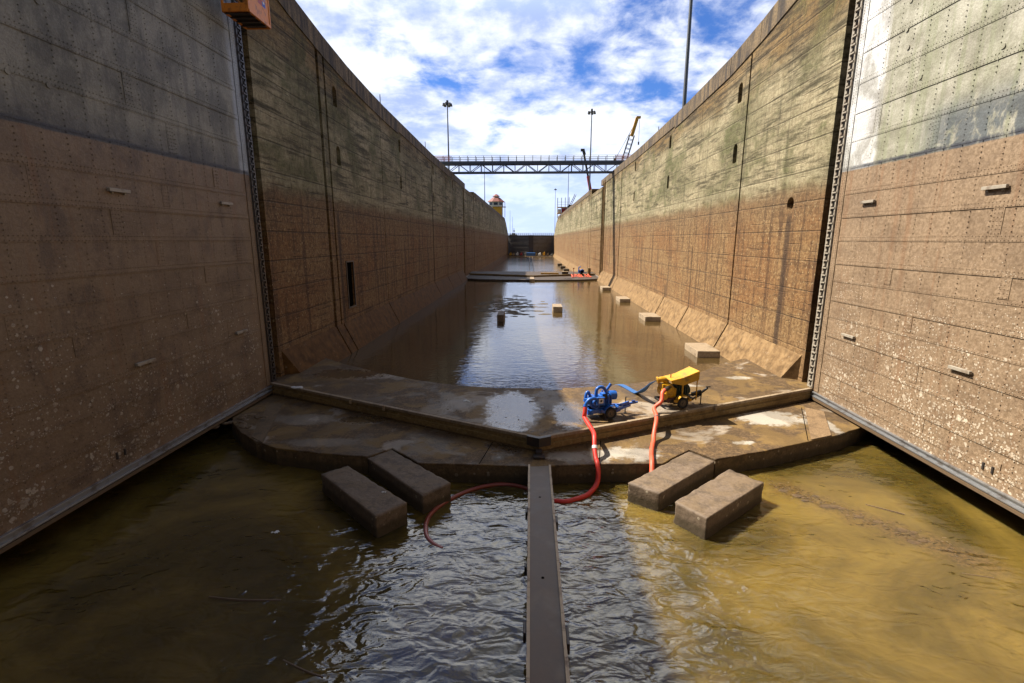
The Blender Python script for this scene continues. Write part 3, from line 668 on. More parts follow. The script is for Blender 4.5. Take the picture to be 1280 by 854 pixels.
# ------------------------------------------------------------------ big riveted gate leaves
SEAMS = [25.0, 23.5, 22.05, 20.6, 19.1, 17.6, 16.15, 14.75, 12.03, 10.8, 9.56, 8.3, 7.27, 6.25, 5.25, 4.2, 3.1, 2.0, 1.1]
def rivet(m, X, s, y, z, r=.024, h=.02):
    b = len(m.v); n = 5
    for k in range(n):
        a = 2 * math.pi * k / n; m.v.append((X, y + r * math.cos(a), z + r * math.sin(a)))
    for k in range(n):
        a = 2 * math.pi * k / n; m.v.append((X - s * h, y + r * .55 * math.cos(a), z + r * .55 * math.sin(a)))
    for k in range(n):
        k2 = (k + 1) % n; m.f.append((b + k, b + k2, b + n + k2, b + n + k))
    m.f.append(tuple(b + n + k for k in range(n)))
def gate_leaf(s, label, M, heelM):
    root = thing('gate_leaf', label, 'lock gate', (s * WX, 29, .3))
    X = s * WX; Y0, Y1 = 9.2, 29.05; rr = random.Random(5 if s < 0 else 8)
    m = MB(); m.lohi((X, Y0, .3), (X + s * 2.1, Y1, 27.0))
    # strakes lap by 12 mm
    sk = sorted(SEAMS + [.5, 13.2, 26.5])
    for i, z in enumerate(sk[:-1]):
        z1 = sk[i + 1]
        if i % 2 == 0: m.lohi((X - s * .012, Y0 + .01, z + .05), (X - s * .001, 28.4, z1 - .05))
    # upright butt straps, staggered
    straps = []
    for i, z in enumerate(sk[:-1]):
        z1 = sk[i + 1]
        y = 12.2 + (i * 2.9) % 5.0
        while y < 27.5:
            if rr.random() < .62: straps.append((y, z + .12, z1 - .12))
            y += 5.9
    for (y, a, b) in straps: m.lohi((X - s * .02, y - .22, a), (X - s * .002, y + .22, b))
    part(m, 'plating', M, root, fix=True)
    m = MB()
    for z in SEAMS:
        hh = .13 if z not in (7.27, 5.25, 3.1) else .07
        m.lohi((X - s * .03, Y0 + .02, z - hh), (X - s * .003, 28.5, z + hh))
    part(m, 'seam_strap', M, root)
    m = MB()
    for z in SEAMS:
        hh = .13 if z not in (7.27, 5.25, 3.1) else .07
        for dz in ((-hh * .6, hh * .6) if hh > .1 else (0,)):
            y = Y0 + .1
            while y < 28.4: rivet(m, X - s * .03, s, y, z + dz); y += .15
    for (y, a, b) in straps:
        for dy in (-.15, 0, .15):
            z = a + .05
            while z < b: rivet(m, X - s * .02, s, y + dy, z); z += .15
    y = 10.3
    while y < 27.0:
        z = .8
        while z < 26: 
            if rr.random() < .93: rivet(m, X - s * .012, s, y, z, .028, .028)
            z += .2
        y += .92
    part(m, 'rivets', M, root, fix=False)
    # bracket pegs
    for (y, z) in ((19.45, 11.4), (26.4, 11.4), (26.45, 4.45), (19.45, 4.45)):
        m = MB(); m.box((X - s * .11, y, z), (.12, 1.0, .13)); m.box((X - s * .06, y + .3 * 1, z - .06), (.08, .08, .16)); m.box((X - s * .06, y - .3, z - .06), (.08, .08, .16)); part(m, 'bracket', M_PALEST, root, bevel=.01)
    # small inspection plates near the foot
    m = MB(); m.lohi((X - s * .03, 17.15, .8), (X - s * .001, 18.05, 1.5)); part(m, 'inspection_plate', M, root, bevel=.008)
    for yy in (17.4, 17.78): part(MB().tube([(X - s * .035, yy, 1.02), (X - s * .035, yy, 1.28)], .05, 8), 'plate_handle', M_DSTEEL, root)
    # round plugs in the upper field
    m = MB()
    for k in range(9):
        y = rr.uniform(11, 26); z = rr.uniform(13.8, 20.5); part(MB().tube([(X - s * .0, y, z), (X - s * .05, y, z)], .1, 10), 'plug', M, root)
    # seal bars along the foot
    m = MB(); m.lohi((X - s * .14, Y0, .48), (X, 29.0, .55)); m.lohi((X - s * .20, Y0, .28), (X, 29.0, .34)); m.lohi((X - s * .08, Y0, .34), (X, 29.0, .48))
    part(m, 'foot_seal', M_SEAL, root, bevel=.01)
    m = MB(); m.lohi((X - s * .22, Y0, .12), (X + s * 1.6, 28.9, .25)); part(m, 'foot_timber', M_WOOD, root)
    # toothed heel strip at the hinge: two rails and blocks
    m = MB(); z = .35
    m.lohi((X - s * .04, 29.08, .3), (X - s * .1, 29.18, 27)); m.lohi((X - s * .0, 29.52, .3), (X - s * .1, 29.60, 27))
    while z < 27:
        m.box((X - s * .09, 29.33, z), (.12, .40, .07)); m.box((X - s * .12, 29.36, z + .17), (.08, .12, .14)); z += .42
    part(m, 'heel_strip', heelM, root)
    m = MB(); m.lohi((X + s * .03, 29.05, .3), (X + s * 1.9, 29.62, 27)); part(m, 'heel_post', M_DSTEEL, root)
    m = MB(); m.lohi((X - s * .04, 28.55, .62), (X - s * .002, 28.95, 27))
    z = .8
    while z < 26.5:
        for yy in (28.65, 28.85): rivet(m, X - s * .04, s, yy, z, .03, .025)
        z += .14
    part(m, 'edge_strap', M, root, fix=False)
    m = MB(); m.box((X - s * .1, 29.25, .15), (.5, .6, .3)); part(m, 'pintle_shoe', M_DSTEEL, root, bevel=.03)
    return root
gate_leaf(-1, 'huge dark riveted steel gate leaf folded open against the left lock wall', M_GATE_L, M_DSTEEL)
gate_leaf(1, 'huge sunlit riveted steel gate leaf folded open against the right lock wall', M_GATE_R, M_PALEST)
# second pair of leaves, open in their recesses half way down
for s, M, lab in ((-1, M_WALL_L, 'shaded open gate leaf in the recess of the left wall halfway down the lock'), (1, M_WALL_R, 'sunlit pale open gate leaf in the recess of the right wall halfway down the lock')):
    r_ = thing('gate_leaf', lab, 'lock gate', (s * WX, 143.5, .3)); m = MB(); m.lohi((s * (WX - .02), 123.2, .3), (s * (WX + 1.9), 143.6, 22.0)); part(m, 'plating', M, r_)
    m = MB()
    for z in [1.5 + 1.5 * k for k in range(14)]: m.lohi((s * (WX - .07), 123.3, z), (s * (WX - .022), 143.5, z + .2))
    part(m, 'seam_strap', M, r_)
    m = MB(); m.lohi((s * (WX - .22), 123.2, .1), (s * WX, 143.6, .5)); part(m, 'foot_seal', M_SEAL, r_)

# ------------------------------------------------------------------ second sill
e2 = [(-17.5, 124), (-15.5, 118.6), (-12, 116.6), (-6, 115.4), (0, 115), (6, 115.4), (12, 116.6), (15.5, 118.6), (17.5, 124)]
mb = MB(); mb.prism(e2 + [(17.5, 133), (-17.5, 133)], -3, .35); tag(mb.build('far_platform', M_SILLDARK, bevel=.04), kind='structure')
s2 = thing('chevron_sill', 'far dark chevron step crossing the lock floor under the footbridge', 'gate sill', (0, 122, 0))
v2 = [(-17.3, 131), (0, 123.5), (17.3, 131)]
m = MB(); m.prism([(x, y) for x, y in v2] + [(x, y + .5) for x, y in v2[::-1]], .2, .8); part(m, 'timber', M_OCHRE, s2)
m = MB(); m.prism([(x, y + .02) for x, y in v2] + [(17.3, 139), (-17.3, 139)], -3, .79); part(m, 'slab', M_SILLDARK, s2)
m = MB(); m.box((0, 119.2, .42), (1.0, 7.0, .12)); m.box((0, 115.2, .1), (1.3, .6, .9)); part(m, 'guide_plate', M_LIP, s2)
# floating silt crust patch in the chamber
mb = MB()
for k in range(150):
    a = rnd.gauss(-3.2, 2.2); b = rnd.gauss(72, 5.5)
    if not 60 < b < 88: continue
    n = 7; r0 = rnd.uniform(.12, .55); pts = [(a + r0 * rnd.uniform(.8, 2.6) * math.cos(6.283 * i / n), b + r0 * rnd.uniform(.8, 1.6) * math.sin(6.283 * i / n)) for i in range(n)]
    mb.quad(*[(x, y, .006 + k * .00005) for x, y in pts])
tag(mb.build('silt_crust', M_BED, fix=False), 'dark silt film floating on the chamber water', 'silt', kind='stuff')

# ------------------------------------------------------------------ concrete blocks
def wear(o, cuts, amp, edge):
    """subdivide a block and chip its edges and faces"""
    import bmesh
    from mathutils import noise as mn
    me = o.data; bm = bmesh.new(); bm.from_mesh(me)
    sharp = [(e.verts[0].co.copy(), e.verts[1].co.copy()) for e in bm.edges]
    bmesh.ops.subdivide_edges(bm, edges=bm.edges, cuts=cuts, use_grid_fill=True); bm.normal_update()
    for v in bm.verts:
        w_ = v.co + o.location; dmin = 9
        for a, b in sharp:
            ab = b - a; t = max(0, min(1, (v.co - a).dot(ab) / ab.length_squared)); dmin = min(dmin, (a + ab * t - v.co).length)
        k = amp * mn.noise(w_ * 1.6) + amp * .6 * mn.noise(w_ * 6)
        if dmin < edge * 2: k -= edge * .45 * (1 - dmin / (edge * 2)) * (.5 + max(0, 1.6 * mn.noise(w_ * 2.6 + Vector((7, 3, 1)))) * 1.6)
        v.co += v.normal * k
    bm.to_mesh(me); bm.free()
    for p in me.polygons: p.use_smooth = True
def block(name, top, z1, z0, label, group, m=M_BLOCK):
    c = Vector((sum(p[0] for p in top) / 4, sum(p[1] for p in top) / 4))
    mb = MB(); mb.prism([(x, y) for x, y in top], z0, z1)
    o = mb.build(name, m, None, origin=(c.x, c.y, z0), bevel=.0 if len(GB) and group == GB else .03)
    if group == GB: wear(o, 26, .016, .05)
    return tag(o, label, 'concrete block', group)
GB = 'concrete blocks standing in the front water'
block('concrete_block', [(4.95, 16.75), (8.05, 19.52), (8.96, 18.37), (5.77, 15.67)], 0, -2.4, 'right concrete block standing free in the sunny green water', GB)
block('concrete_block', [(3.53, 18.24), (6.93, 21.40), (7.76, 20.38), (4.60, 17.45)], -.06, -2.4, 'concrete block notched into the platform beside the orange hose', GB)
block('concrete_block', [(-9.09, 18.46), (-8.23, 19.22), (-4.94, 16.33), (-5.8, 15.34)], 0, -2.4, 'outer dark concrete block in the shaded water left of the beam', GB)
block('concrete_block', [(-7.68, 20.10), (-6.84, 21.04), (-3.57, 17.97), (-4.5, 16.93)], -.06, -2.4, 'shaded concrete block notched into the platform left of the beam', GB)
GC = 'concrete blocks along the flooded chamber'
def cb(x0, x1, y0, y1, z, lab, m=M_LIP): block('concrete_block', [(x0, y0), (x1, y0), (x1, y1), (x0, y1)], z, -.6, lab, GC, m)
cb(13.35, 15.2, 39.7, 43.1, .55, 'pale slab block at the foot of the right wall by the toothed joint')
cb(13.25, 15.1, 58.0, 61.5, .55, 'second pale block from the front along the right wall')
cb(13.45, 15.1, 76.0, 79.6, .55, 'third pale block from the front along the right wall')
cb(13.45, 15.1, 94.6, 98.0, .55, 'fourth pale block along the right wall just before the far sill')
cb(2.65, 3.9, 65.0, 68.2, .75, 'small pale block in the middle of the flooded chamber, right of centre', M_LIP)
cb(-4.35, -3.55, 57.2, 60.6, .8, 'small dark block in the middle of the flooded chamber, left of centre', M_BLOCK)
for i, (y, lab) in enumerate(((152, 'dark block beyond the far sill nearest the blue pump'), (168, 'second dark block beyond the far sill'), (186, 'third dark block beyond the far sill'), (206, 'fourth dark block beyond the far sill'), (228, 'most distant dark block along the right wall'))):
    block('concrete_block', [(12.2, y), (14.2, y), (14.2, y + 3), (12.2, y + 3)], -1.2, -3, lab, 'concrete blocks beyond the far sill', M_BLOCK)

# ------------------------------------------------------------------ guide beam in the front water
b_ = thing('steel_beam', 'long wet steel channel beam running over the water to the sill apex', 'beam', (0, 12, 0))
m = MB(); m.lohi((-.40, 4, -.04), (.40, 19.6, -.01)); part(m, 'web', simple('wet_channel_web', (.11, .062, .032), .5, .0, .5, 2.0, .6, dirt=(.2, .14, .09), dirtamt=.5), b_)
for s in (-1, 1):
    m = MB(); y = 4.0
    while y < 19.5:
        y2 = min(y + rnd.uniform(.15, .4), 19.55); m.lohi((s * .40, y, -.3), (s * (.475 + rnd.uniform(0, .014)), y2, .035 + rnd.uniform(0, .012))); y = y2
    part(m, 'flange', M_FLANGE, b_)
    m = MB(); m.lohi((s * .41, 4, -1.4), (s * .43, 19.4, -.301)); part(m, 'side_plate', M_DSTEEL, b_)
    for (y, l) in (((15.9, .35), (12.9, .2), (10.4, .4)) if s < 0 else ((15.3, .45), (10.1, .55))):
        m = MB(); m.lohi((s * .492, y, -.35), (s * .57, y + l, -.05)); part(m, 'lug', M_DSTEEL, b_, bevel=.015)
m = MB()
for y in (16.9, 12.4): m.tube([(-.03, y, -.012), (-.03, y, -.004)], .045, 10)
part(m, 'drain_hole', M_DARK, b_)

# ------------------------------------------------------------------ debris in the sunny water
for i in range(34):
    t = rnd.random() ** .8; x = 9.9 + t * 4.0 + rnd.gauss(0, .28); y = 20.1 - t * 4.6 + rnd.gauss(0, .25)
    m = MB(); sz = rnd.uniform(.05, .22) * (1.6 if i < 12 else 1); m.rock((x, y, -.872), (sz * rnd.uniform(.8, 1.5), sz * .7, rnd.uniform(.02, .05)), 200 + i)
    o = m.build('stone', M_ROCK); tag(o, 'brown flat stone among the rubble strip in the shallow green water', 'stone', 'rubble strip of stones in the water')
mb = MB()
for i in range(130):
    t = rnd.random(); x = 9.9 + t * 4.2 + rnd.gauss(0, .22); y = 20.1 - t * 4.8 + rnd.gauss(0, .22); mb.rock((x, y, -.855), (rnd.uniform(.02, .07), rnd.uniform(.02, .06), .02), i)
tag(mb.build('gravel', M_ROCK), 'gravel and twigs breaking the water surface between the stones', 'gravel', kind='stuff')
def stick(pts, r, label):
    m = MB(); m.tube(smoothpath(pts, 4), r, 6); tag(m.build('stick', M_WOOD), label, 'stick', 'sticks floating in the front water')
stick([(-9.9, 12.3, -.86), (-8.9, 12.2, -.85), (-7.7, 12.25, -.86)], .035, 'long thin dark stick floating in the shaded water left of the beam')
stick([(-6.6, 10.2, -.87), (-5.9, 9.9, -.85), (-5.4, 9.75, -.86)], .03, 'short dark stick near the bottom edge of the shaded water')
stick([(13.0, 18.3, -.85), (14.0, 17.6, -.84)], .03, 'thin stick lying across the rubble strip in the sunny water')
stick([(13.3, 14.2, -.86), (14.1, 14.0, -.85)], .02, 'thin twig floating in the sunny water below the rubble strip')

# ------------------------------------------------------------------ pumps
def wheel(root, x, y, s):
    m = MB(); seg = 20; prof = [(.19, -.09), (.27, -.1), (.30, -.06), (.31, 0), (.30, .06), (.27, .1), (.19, .09)]
    b = len(m.v)
    for k in range(seg):
        a = 2 * math.pi * k / seg
        for (r, dy) in prof: m.v.append((x + r * math.cos(a), y + dy, .31 + r * math.sin(a)))
    n = len(prof)
    for k in range(seg):
        for j in range(n - 1):
            m.f.append((b + k * n + j, b + k * n + j + 1, b + ((k + 1) % seg) * n + j + 1, b + ((k + 1) % seg) * n + j))
        
    t = m.build('wheel', M_TYRE, root, smooth=True)
    m = MB(); m.tube([(x, y - .06, .31), (x, y + .06, .31)], .19, 16); m.tube([(x, y + s * .06, .31), (x, y + s * .11, .31)], [.07, .05], 10)
    m.build('rim', M_RIM, t)
def fender(root, x, y, m_):
    m = MB(); n = 9; r = .40
    for k in range(n):
        a0 = math.pi * (.02 + .96 * k / n); a1 = math.pi * (.02 + .96 * (k + 1) / n)
        for rr_ in (r,):
            p = (x + rr_ * math.cos(a0), .33 + rr_ * math.sin(a0)); q = (x + rr_ * math.cos(a1), .33 + rr_ * math.sin(a1))
            m.bar((p[0], y, p[1]), (q[0], y, q[1]), .28, .025)
    m.build('fender', m_, root)
def cyl(p, q, r, n=14): return MB().tube([p, q], r, n)

blue = thing('water_pump', 'blue trailer pump with tangled pipes standing on the sill by the red hose', 'pump', (3.36, 23.85, .70), R(16), 'trailer pumps on the sill')
for s in (-1, 1): wheel(blue, .12, s * .52, s); fender(blue, .12, s * .52, M_BLUE)
m = MB()
for s in (-1, 1):
    m.bar((-.95, s * .3, .42), (.75, s * .3, .42), .08, .14); m.bar((.75, s * .3, .42), (1.45, 0, .46), .08, .12)
for x in (-.95, -.3, .4, .75): m.bar((x, -.3, .42), (x, .3, .42), .07, .12)
m.bar((.12, -.55, .31), (.12, .55, .31), .07)
m.build('frame', M_BLUE, blue, bevel=.008)
m = MB(); m.box((-.35, 0, .40), (1.1, .78, .22)); m.box((-.85, 0, .36), (.3, .6, .3)); m.build('fuel_tank', M_BLUE, blue, bevel=.03)
m = MB(); m.tube([(-.62, -.22, .82), (-.62, .25, .82)], .30, 20); m.tube([(-.62, -.33, .82), (-.62, -.22, .82)], [.14, .22], 16); m.tube([(-.9, -.05, .85), (-.95, -.05, 1.05)], [.2, .16], 14); m.build('volute', M_BLUE, blue, smooth=True)
m = MB(); m.box((.0, 0, .85), (.62, .46, .55)); m.box((.05, 0, 1.17), (.5, .34, .12)); 
for k in range(4): m.box((-.18 + .14 * k, -.25, .9), (.06, .08, .3))
m.build('engine', M_BLUE, blue, bevel=.02)
m = MB(); m.box((-.10, -.28, 1.12), (.2, .1, .26)); m.build('intake_grille', M_BLACKP, blue, bevel=.02)
m = MB(); m.tube([(.22, -.05, 1.10), (.56, -.05, 1.10)], .24, 18); m.tube([(.20, -.05, 1.10), (.22, -.05, 1.10)], .19, 16); m.tube([(.56, -.05, 1.10), (.60, -.05, 1.10)], .17, 16); m.build('air_filter', M_BLUE, blue, smooth=True)
m = MB(); m.tube(smoothpath([(-.52, -.12, 1.0), (-.52, -.12, 1.3), (-.48, -.12, 1.50), (-.30, -.1, 1.58), (-.12, -.08, 1.52), (.02, -.05, 1.34), (.08, -.05, 1.25)], 4), .085, 12); m.build('priming_pipe', M_BLUE, blue, smooth=True)
m = MB(); m.tube(smoothpath([(-.72, .1, 1.0), (-.8, .1, 1.2), (-.86, .1, 1.30), (-.95, .08, 1.26), (-1.02, .05, 1.05), (-1.08, .0, .85)], 4), .075, 12); m.build('suction_pipe', M_BLUE, blue, smooth=True)
m = MB(); m.tube([(.08, .12, 1.25), (.34, .1, 1.60)], .075, 12); m.tube([(.34, .1, 1.60), (.37, .1, 1.64)], .095, 12); m.build('exhaust_pipe', M_BLUE, blue, smooth=True)
m = MB(); m.tube(smoothpath([(-.45, -.30, .95), (-.75, -.42, 1.12), (-1.0, -.42, 1.08), (-1.16, -.42, .9), (-1.2, -.42, .74)], 4), .09, 12); m.tube([(-1.19, -.42, .80), (-1.20, -.42, .70)], .12, 12); m.build('discharge_elbow', M_BLUE, blue, smooth=True)
m = MB(); m.box((-.40, -.40, .95), (.42, .16, .40)); pnl = m.build('control_box', M_BLUE, blue, bevel=.02)
m = MB(); m.box((-.40, -.484, .98), (.24, .012, .24)); dec = m.build('decal', M_WHITE, pnl)
m = MB(); m.tube([(-.40, -.491, .98), (-.40, -.498, .98)], .06, 14); m.build('dial', M_BLACKP, pnl)
for s in (-1, 1): MB().box((.03, s * .38, .80), (.06, .06, .9)).build('lifting_post', M_BLUE, blue)
m = MB(); m.bar((.95, 0, .5), (1.75, 0, .58), .09, .1); m.bar((.8, -.18, .56), (1.35, -.02, .62), .07, .16); m.tube([(1.7, 0, .58), (1.86, 0, .58)], [.06, .05], 10); m.box((1.62, 0, .66), (.18, .05, .08)); m.build('tow_bar', M_BLUE, blue, bevel=.008)
m = MB(); m.tube([(1.25, .14, .02), (1.25, .14, .85)], .03, 8); m.box((1.25, .14, .01), (.16, .16, .02)); m.tube([(1.25, .14, .85), (1.25, .02, .9)], .018, 6); m.build('jack', M_BLACKP, blue)

yel = thing('water_pump', 'yellow trailer pump with a flared canopy standing right of the blue one', 'pump', (7.42, 25.62, .70), R(14), 'trailer pumps on the sill')
for s in (-1, 1): wheel(yel, .15, s * .56, s); fender(yel, .15, s * .56, M_YEL)
m = MB()
for s in (-1, 1): m.bar((-1.0, s * .32, .40), (.9, s * .32, .40), .08, .14); m.bar((.9, s * .32, .42), (1.6, 0, .52), .07, .1)
for x in (-1.0, -.4, .3, .9): m.bar((x, -.32, .40), (x, .32, .40), .07, .12)
m.bar((.15, -.58, .31), (.15, .58, .31), .07); m.build('frame', M_BLACKP, yel, bevel=.008)
m = MB(); m.tube([(-.55, -.30, .88), (-.55, .28, .88)], .38, 22); m.tube([(-.55, -.42, .88), (-.55, -.30, .88)], [.2, .3], 18); m.box((-.62, 0, 1.12), (.55, .5, .34)); m.box((-.35, -.05, .80), (.45, .52, .5)); m.build('volute', M_YEL, yel, smooth=True)
m = MB(); m.tube([(-.95, -.25, .72), (-.75, -.25, .74)], [.12, .2], 16); m.tube([(-.85, -.42, .66), (-.80, -.2, .68)], .18, 16); m.build('valve', M_YEL, yel, smooth=True)
m = MB(); m.tube(smoothpath([(-.55, .0, 1.2), (-.6, 0, 1.42), (-.78, .05, 1.5), (-.98, .1, 1.45)], 4), .15, 14); m.tube([(-.98, .1, 1.45), (-1.06, .12, 1.43)], .19, 14); m.build('outlet_elbow', M_YEL, yel, smooth=True)
m = MB(); m.tube(smoothpath([(-.58, -.3, 1.12), (-.75, -.45, 1.12), (-.9, -.5, 1.08)], 4), .11, 12); m.build('suction_flange', M_BLACKP, yel, smooth=True)
m = MB(); m.box((.30, 0, .86), (.75, .5, .6)); m.tube([(.1, -.1, 1.2), (.62, -.1, 1.2)], .12, 12); m.tube([(.68, 0, .86), (.75, 0, .86)], .26, 16)
for k in range(5): m.box((.05 + .12 * k, -.27, .9), (.05, .06, .4))
m.build('engine', M_ENG, yel, bevel=.02)
m = MB()     # canopy: shallow roof on the pump side, deep flared hood towards the tow bar
for (p, q, r_, t_) in (((-.55, -.45, 1.52), (-.55, .45, 1.52), (.20, .45, 1.66), (.20, -.45, 1.66)), ((.20, -.45, 1.66), (.20, .45, 1.66), (1.05, .50, 1.98), (1.05, -.50, 1.98)),
                      ((-.55, -.45, 1.52), (.20, -.45, 1.66), (.12, -.52, 1.26), (-.50, -.47, 1.40)), ((.20, -.45, 1.66), (1.05, -.50, 1.98), (.98, -.58, 1.52), (.12, -.52, 1.26)),
                      ((-.55, .45, 1.52), (.20, .45, 1.66), (.12, .52, 1.26), (-.50, .47, 1.40)), ((.20, .45, 1.66), (1.05, .50, 1.98), (.98, .58, 1.52), (.12, .52, 1.26)),
                      ((1.05, -.50, 1.98), (1.05, .50, 1.98), (.98, .58, 1.52), (.98, -.58, 1.52))):
    m.quad(p, q, r_, t_)
o = m.build('canopy', M_YEL, yel, fix=False); sl = o.modifiers.new('thick', 'SOLIDIFY'); sl.thickness = .02
for (x, y, z) in ((.12, -.50, 1.28), (.12, .50, 1.28), (.92, -.55, 1.55), (.92, .55, 1.55)): MB().bar((x, y, .42), (x, y, z), .06 if x < .5 else .045).build('canopy_post', M_YEL, yel)
m = MB(); m.tube([(-.32, 0, 1.4), (-.32, 0, 1.78)], .03, 8); m.build('exhaust_stack', simple('rusty_stack', (.2, .04, .02), .7), yel)
m = MB(); m.bar((1.4, 0, .5), (1.95, 0, .86), .09, .1); m.box((1.98, 0, .92), (.26, .07, .06)); m.bar((1.0, 0, .55), (1.55, 0, .68), .12, .2); m.build('tow_bar', M_BLACKP, yel, bevel=.008)
m = MB(); m.tube([(1.5, -.12, .02), (1.5, -.12, .75)], .03, 8); m.box((1.5, -.12, .01), (.16, .16, .02)); m.build('jack', M_BLACKP, yel)
m = MB(); m.box((-.55, -.33, .5), (.9, .06, .12)); m.tube([(-.75, -.36, .45), (-.3, -.38, .5)], .05, 8); m.tube([(-.6, -.42, .4), (-.6, -.3, .4)], .09, 12); m.build('manifold', simple('rusty_manifold', (.12, .045, .04), .5, .3, dirt=(.3, .3, .28)), yel)

def w2(root, p):
    c, s = math.cos(root.rotation_euler.z), math.sin(root.rotation_euler.z)
    return (root.location.x + c * p[0] - s * p[1], root.location.y + s * p[0] + c * p[1], root.location.z + p[2])
# hoses
p0 = w2(blue, (-1.2, -.42, .76))
red = thing('red_hose', 'red suction hose dropping from the blue pump and curling under the beam', 'hose', (2.3, 20, 0))
m = MB(); path = smoothpath([p0, (p0[0] - .04, p0[1] - .12, p0[2] - .35), (2.28, 23.0, .92), (2.42, 22.2, .82), (2.52, 21.5, .78), (2.50, 20.9, .80), (2.46, 20.4, .42), (2.48, 20.0, .12), (2.50, 19.72, .05), (2.52, 19.5, -.25), (2.42, 19.15, -.62), (2.0, 18.6, -.80), (1.5, 18.25, -.82), (.97, 18.05, -.84), (.2, 18.2, -.86)], 7)
m.tube(path, .105, 14); part(m, 'hose_body', M_RED, red, smooth=True)
m = MB(); m.tube([(2.475, 20.50, .52), (2.465, 20.40, .42)], .125, 14); part(m, 'coupling', M_WHITE, red)
m = MB(); path = smoothpath([(-.45, 19.0, -.84), (-1.1, 19.3, -.83), (-1.86, 19.33, -.83), (-2.7, 18.95, -.83), (-3.43, 18.3, -.83), (-4.0, 17.5, -.84), (-4.25, 16.8, -.85), (-4.26, 16.2, -.86)], 7)
m.tube(path, .09, 12); part(m, 'hose_body', M_SUBM, red, smooth=True)
m = MB(); m.tube(smoothpath([(-4.26, 16.2, -.86), (-4.1, 15.6, -.87), (-3.82, 15.19, -.885), (-3.4, 14.9, -.91)], 5), .085, 10); part(m, 'sunken_end', simple('pale_sunken_hose', (.42, .12, .10), .35), red, smooth=True)
p1 = w2(yel, (-.9, -.5, 1.08))
ora = thing('orange_hose', 'orange red hose falling from the yellow pump to behind the block', 'hose', (5.4, 22, 0))
m = MB(); path = smoothpath([p1, (p1[0] - .16, p1[1] - .15, p1[2] - .12), (p1[0] - .27, p1[1] - .42, p1[2] - .5), (6.02, 24.35, .98), (5.98, 23.8, .84), (5.88, 23.3, .80), (5.74, 22.85, .66), (5.58, 22.45, .34), (5.45, 22.0, .13), (5.28, 21.5, .10), (5.1, 20.9, .10), (4.98, 20.4, .10), (4.88, 19.9, .08), (4.78, 19.45, -.3), (4.6, 18.9, -.8)], 6)
path = [Vector((q.x - .0, q.y, q.z)) for q in path]
m.tube(path, .105, 14); part(m, 'hose_body', M_ORHOSE, ora, smooth=True)
m = MB(); i_ = len(path) // 3; m.tube([path[i_], path[i_ + 1]], .125, 14); part(m, 'coupling', M_STEEL, ora)
p2 = Vector(w2(yel, (-1.06, .12, 1.43)))
lay = thing('layflat_hose', 'flat blue discharge hose sagging from the yellow pump to the water', 'hose', (6.0, 27.5, .7))
m = MB(); path = smoothpath([p2, p2 + Vector((-.25, .25, -.25)), p2 + Vector((-.5, .7, -.75)), (5.85, 27.3, .86), (5.75, 27.75, .74), (5.55, 28.4, .73), (5.25, 29.2, .73), (5.0, 29.7, .6)], 5)
for a, b in zip(path, path[1:]): m.bar(a, b, .34, .035)
part(m, 'hose_body', M_LAY, lay)

# ------------------------------------------------------------------ hanging basket
bk = thing('man_basket', 'rusty orange steel man basket hanging by the left gate hinge', 'basket', (-15.4, 28.4, 20.6), R(0))
BA, BB, BC, BD = Vector((-16.05, 27.0, 0)), Vector((-14.75, 27.0, 0)), Vector((-14.75, 29.1, 0)), Vector((-16.05, 29.1, 0))
cor = [BA, BB, BC, BD]; z0, z1 = 20.85, 22.9
m = MB()
for a, b in zip(cor, cor[1:] + cor[:1]):
    for z, t in ((z0, .14), (z0 + 1.05, .07), (z1, .09)): m.bar((a.x, a.y, z), (b.x, b.y, z), t)
    m.bar((a.x, a.y, z0), (a.x, a.y, z1), .1)
part(m, 'frame', M_ORANGE, bk, bevel=.01)
m = MB(); m.lohi((BA.x, BA.y, z0 - .04), (BC.x, BC.y, z0 - .0)); 
for k in range(4): m.lohi((BA.x, BA.y + .1 + .5 * k, z0 - .12), (BC.x, BA.y + .18 + .5 * k, z0 - .041))
part(m, 'floor_grating', M_DSTEEL, bk)
m = MB()
m.lohi((BB.x - .02, BB.y + .06, z0 + .08), (BB.x + .02, BC.y - .06, z0 + 1.3)); m.lohi((BA.x + .05, BA.y - .02, z0 + .06), (BB.x - .05, BA.y + .01, z0 + .32)); m.lohi((BA.x - .02, BB.y + .06, z0 + .08), (BA.x + .02, BC.y - .06, z0 + .32)); m.lohi((BA.x + .05, BC.y - .02, z0 + .08), (BB.x - .05, BC.y + .02, z0 + 1.5))
pan = part(m, 'side_panel', M_ORANGE, bk)
m = MB(); m.quad((BB.x + .025, 28.0, z0 + .75), (BB.x + .025, 28.4, z0 + .75), (BB.x + .025, 28.4, z0 + 1.2), (BB.x + .025, 28.0, z0 + 1.2)); part(m, 'red_sticker', simple('red_sticker', (.5, .06, .05), .5), bk, fix=False)
m = MB(); m.quad((BB.x + .025, 28.42, z0 + .75), (BB.x + .025, 28.75, z0 + .75), (BB.x + .025, 28.75, z0 + 1.15), (BB.x + .025, 28.42, z0 + 1.15)); part(m, 'blue_sticker', simple('blue_sticker', (.06, .12, .5), .5), bk, fix=False)
m = MB(); m.quad((BB.x + .028, 28.5, z0 + .9), (BB.x + .028, 28.65, z0 + .9), (BB.x + .028, 28.65, z0 + 1.05), (BB.x + .028, 28.5, z0 + 1.05)); part(m, 'sticker_mark', M_WHITE, bk, fix=False)
m = MB(); hk = Vector((-15.4, 28.5, 25.6))
for c in cor: m.bar((c.x, c.y, z1), hk, .03)
m.bar(hk, hk + Vector((0, 0, 9)), .05); part(m, 'sling', M_BLACKP, bk)
bk.location = (-15.4, 28.4, 20.6)

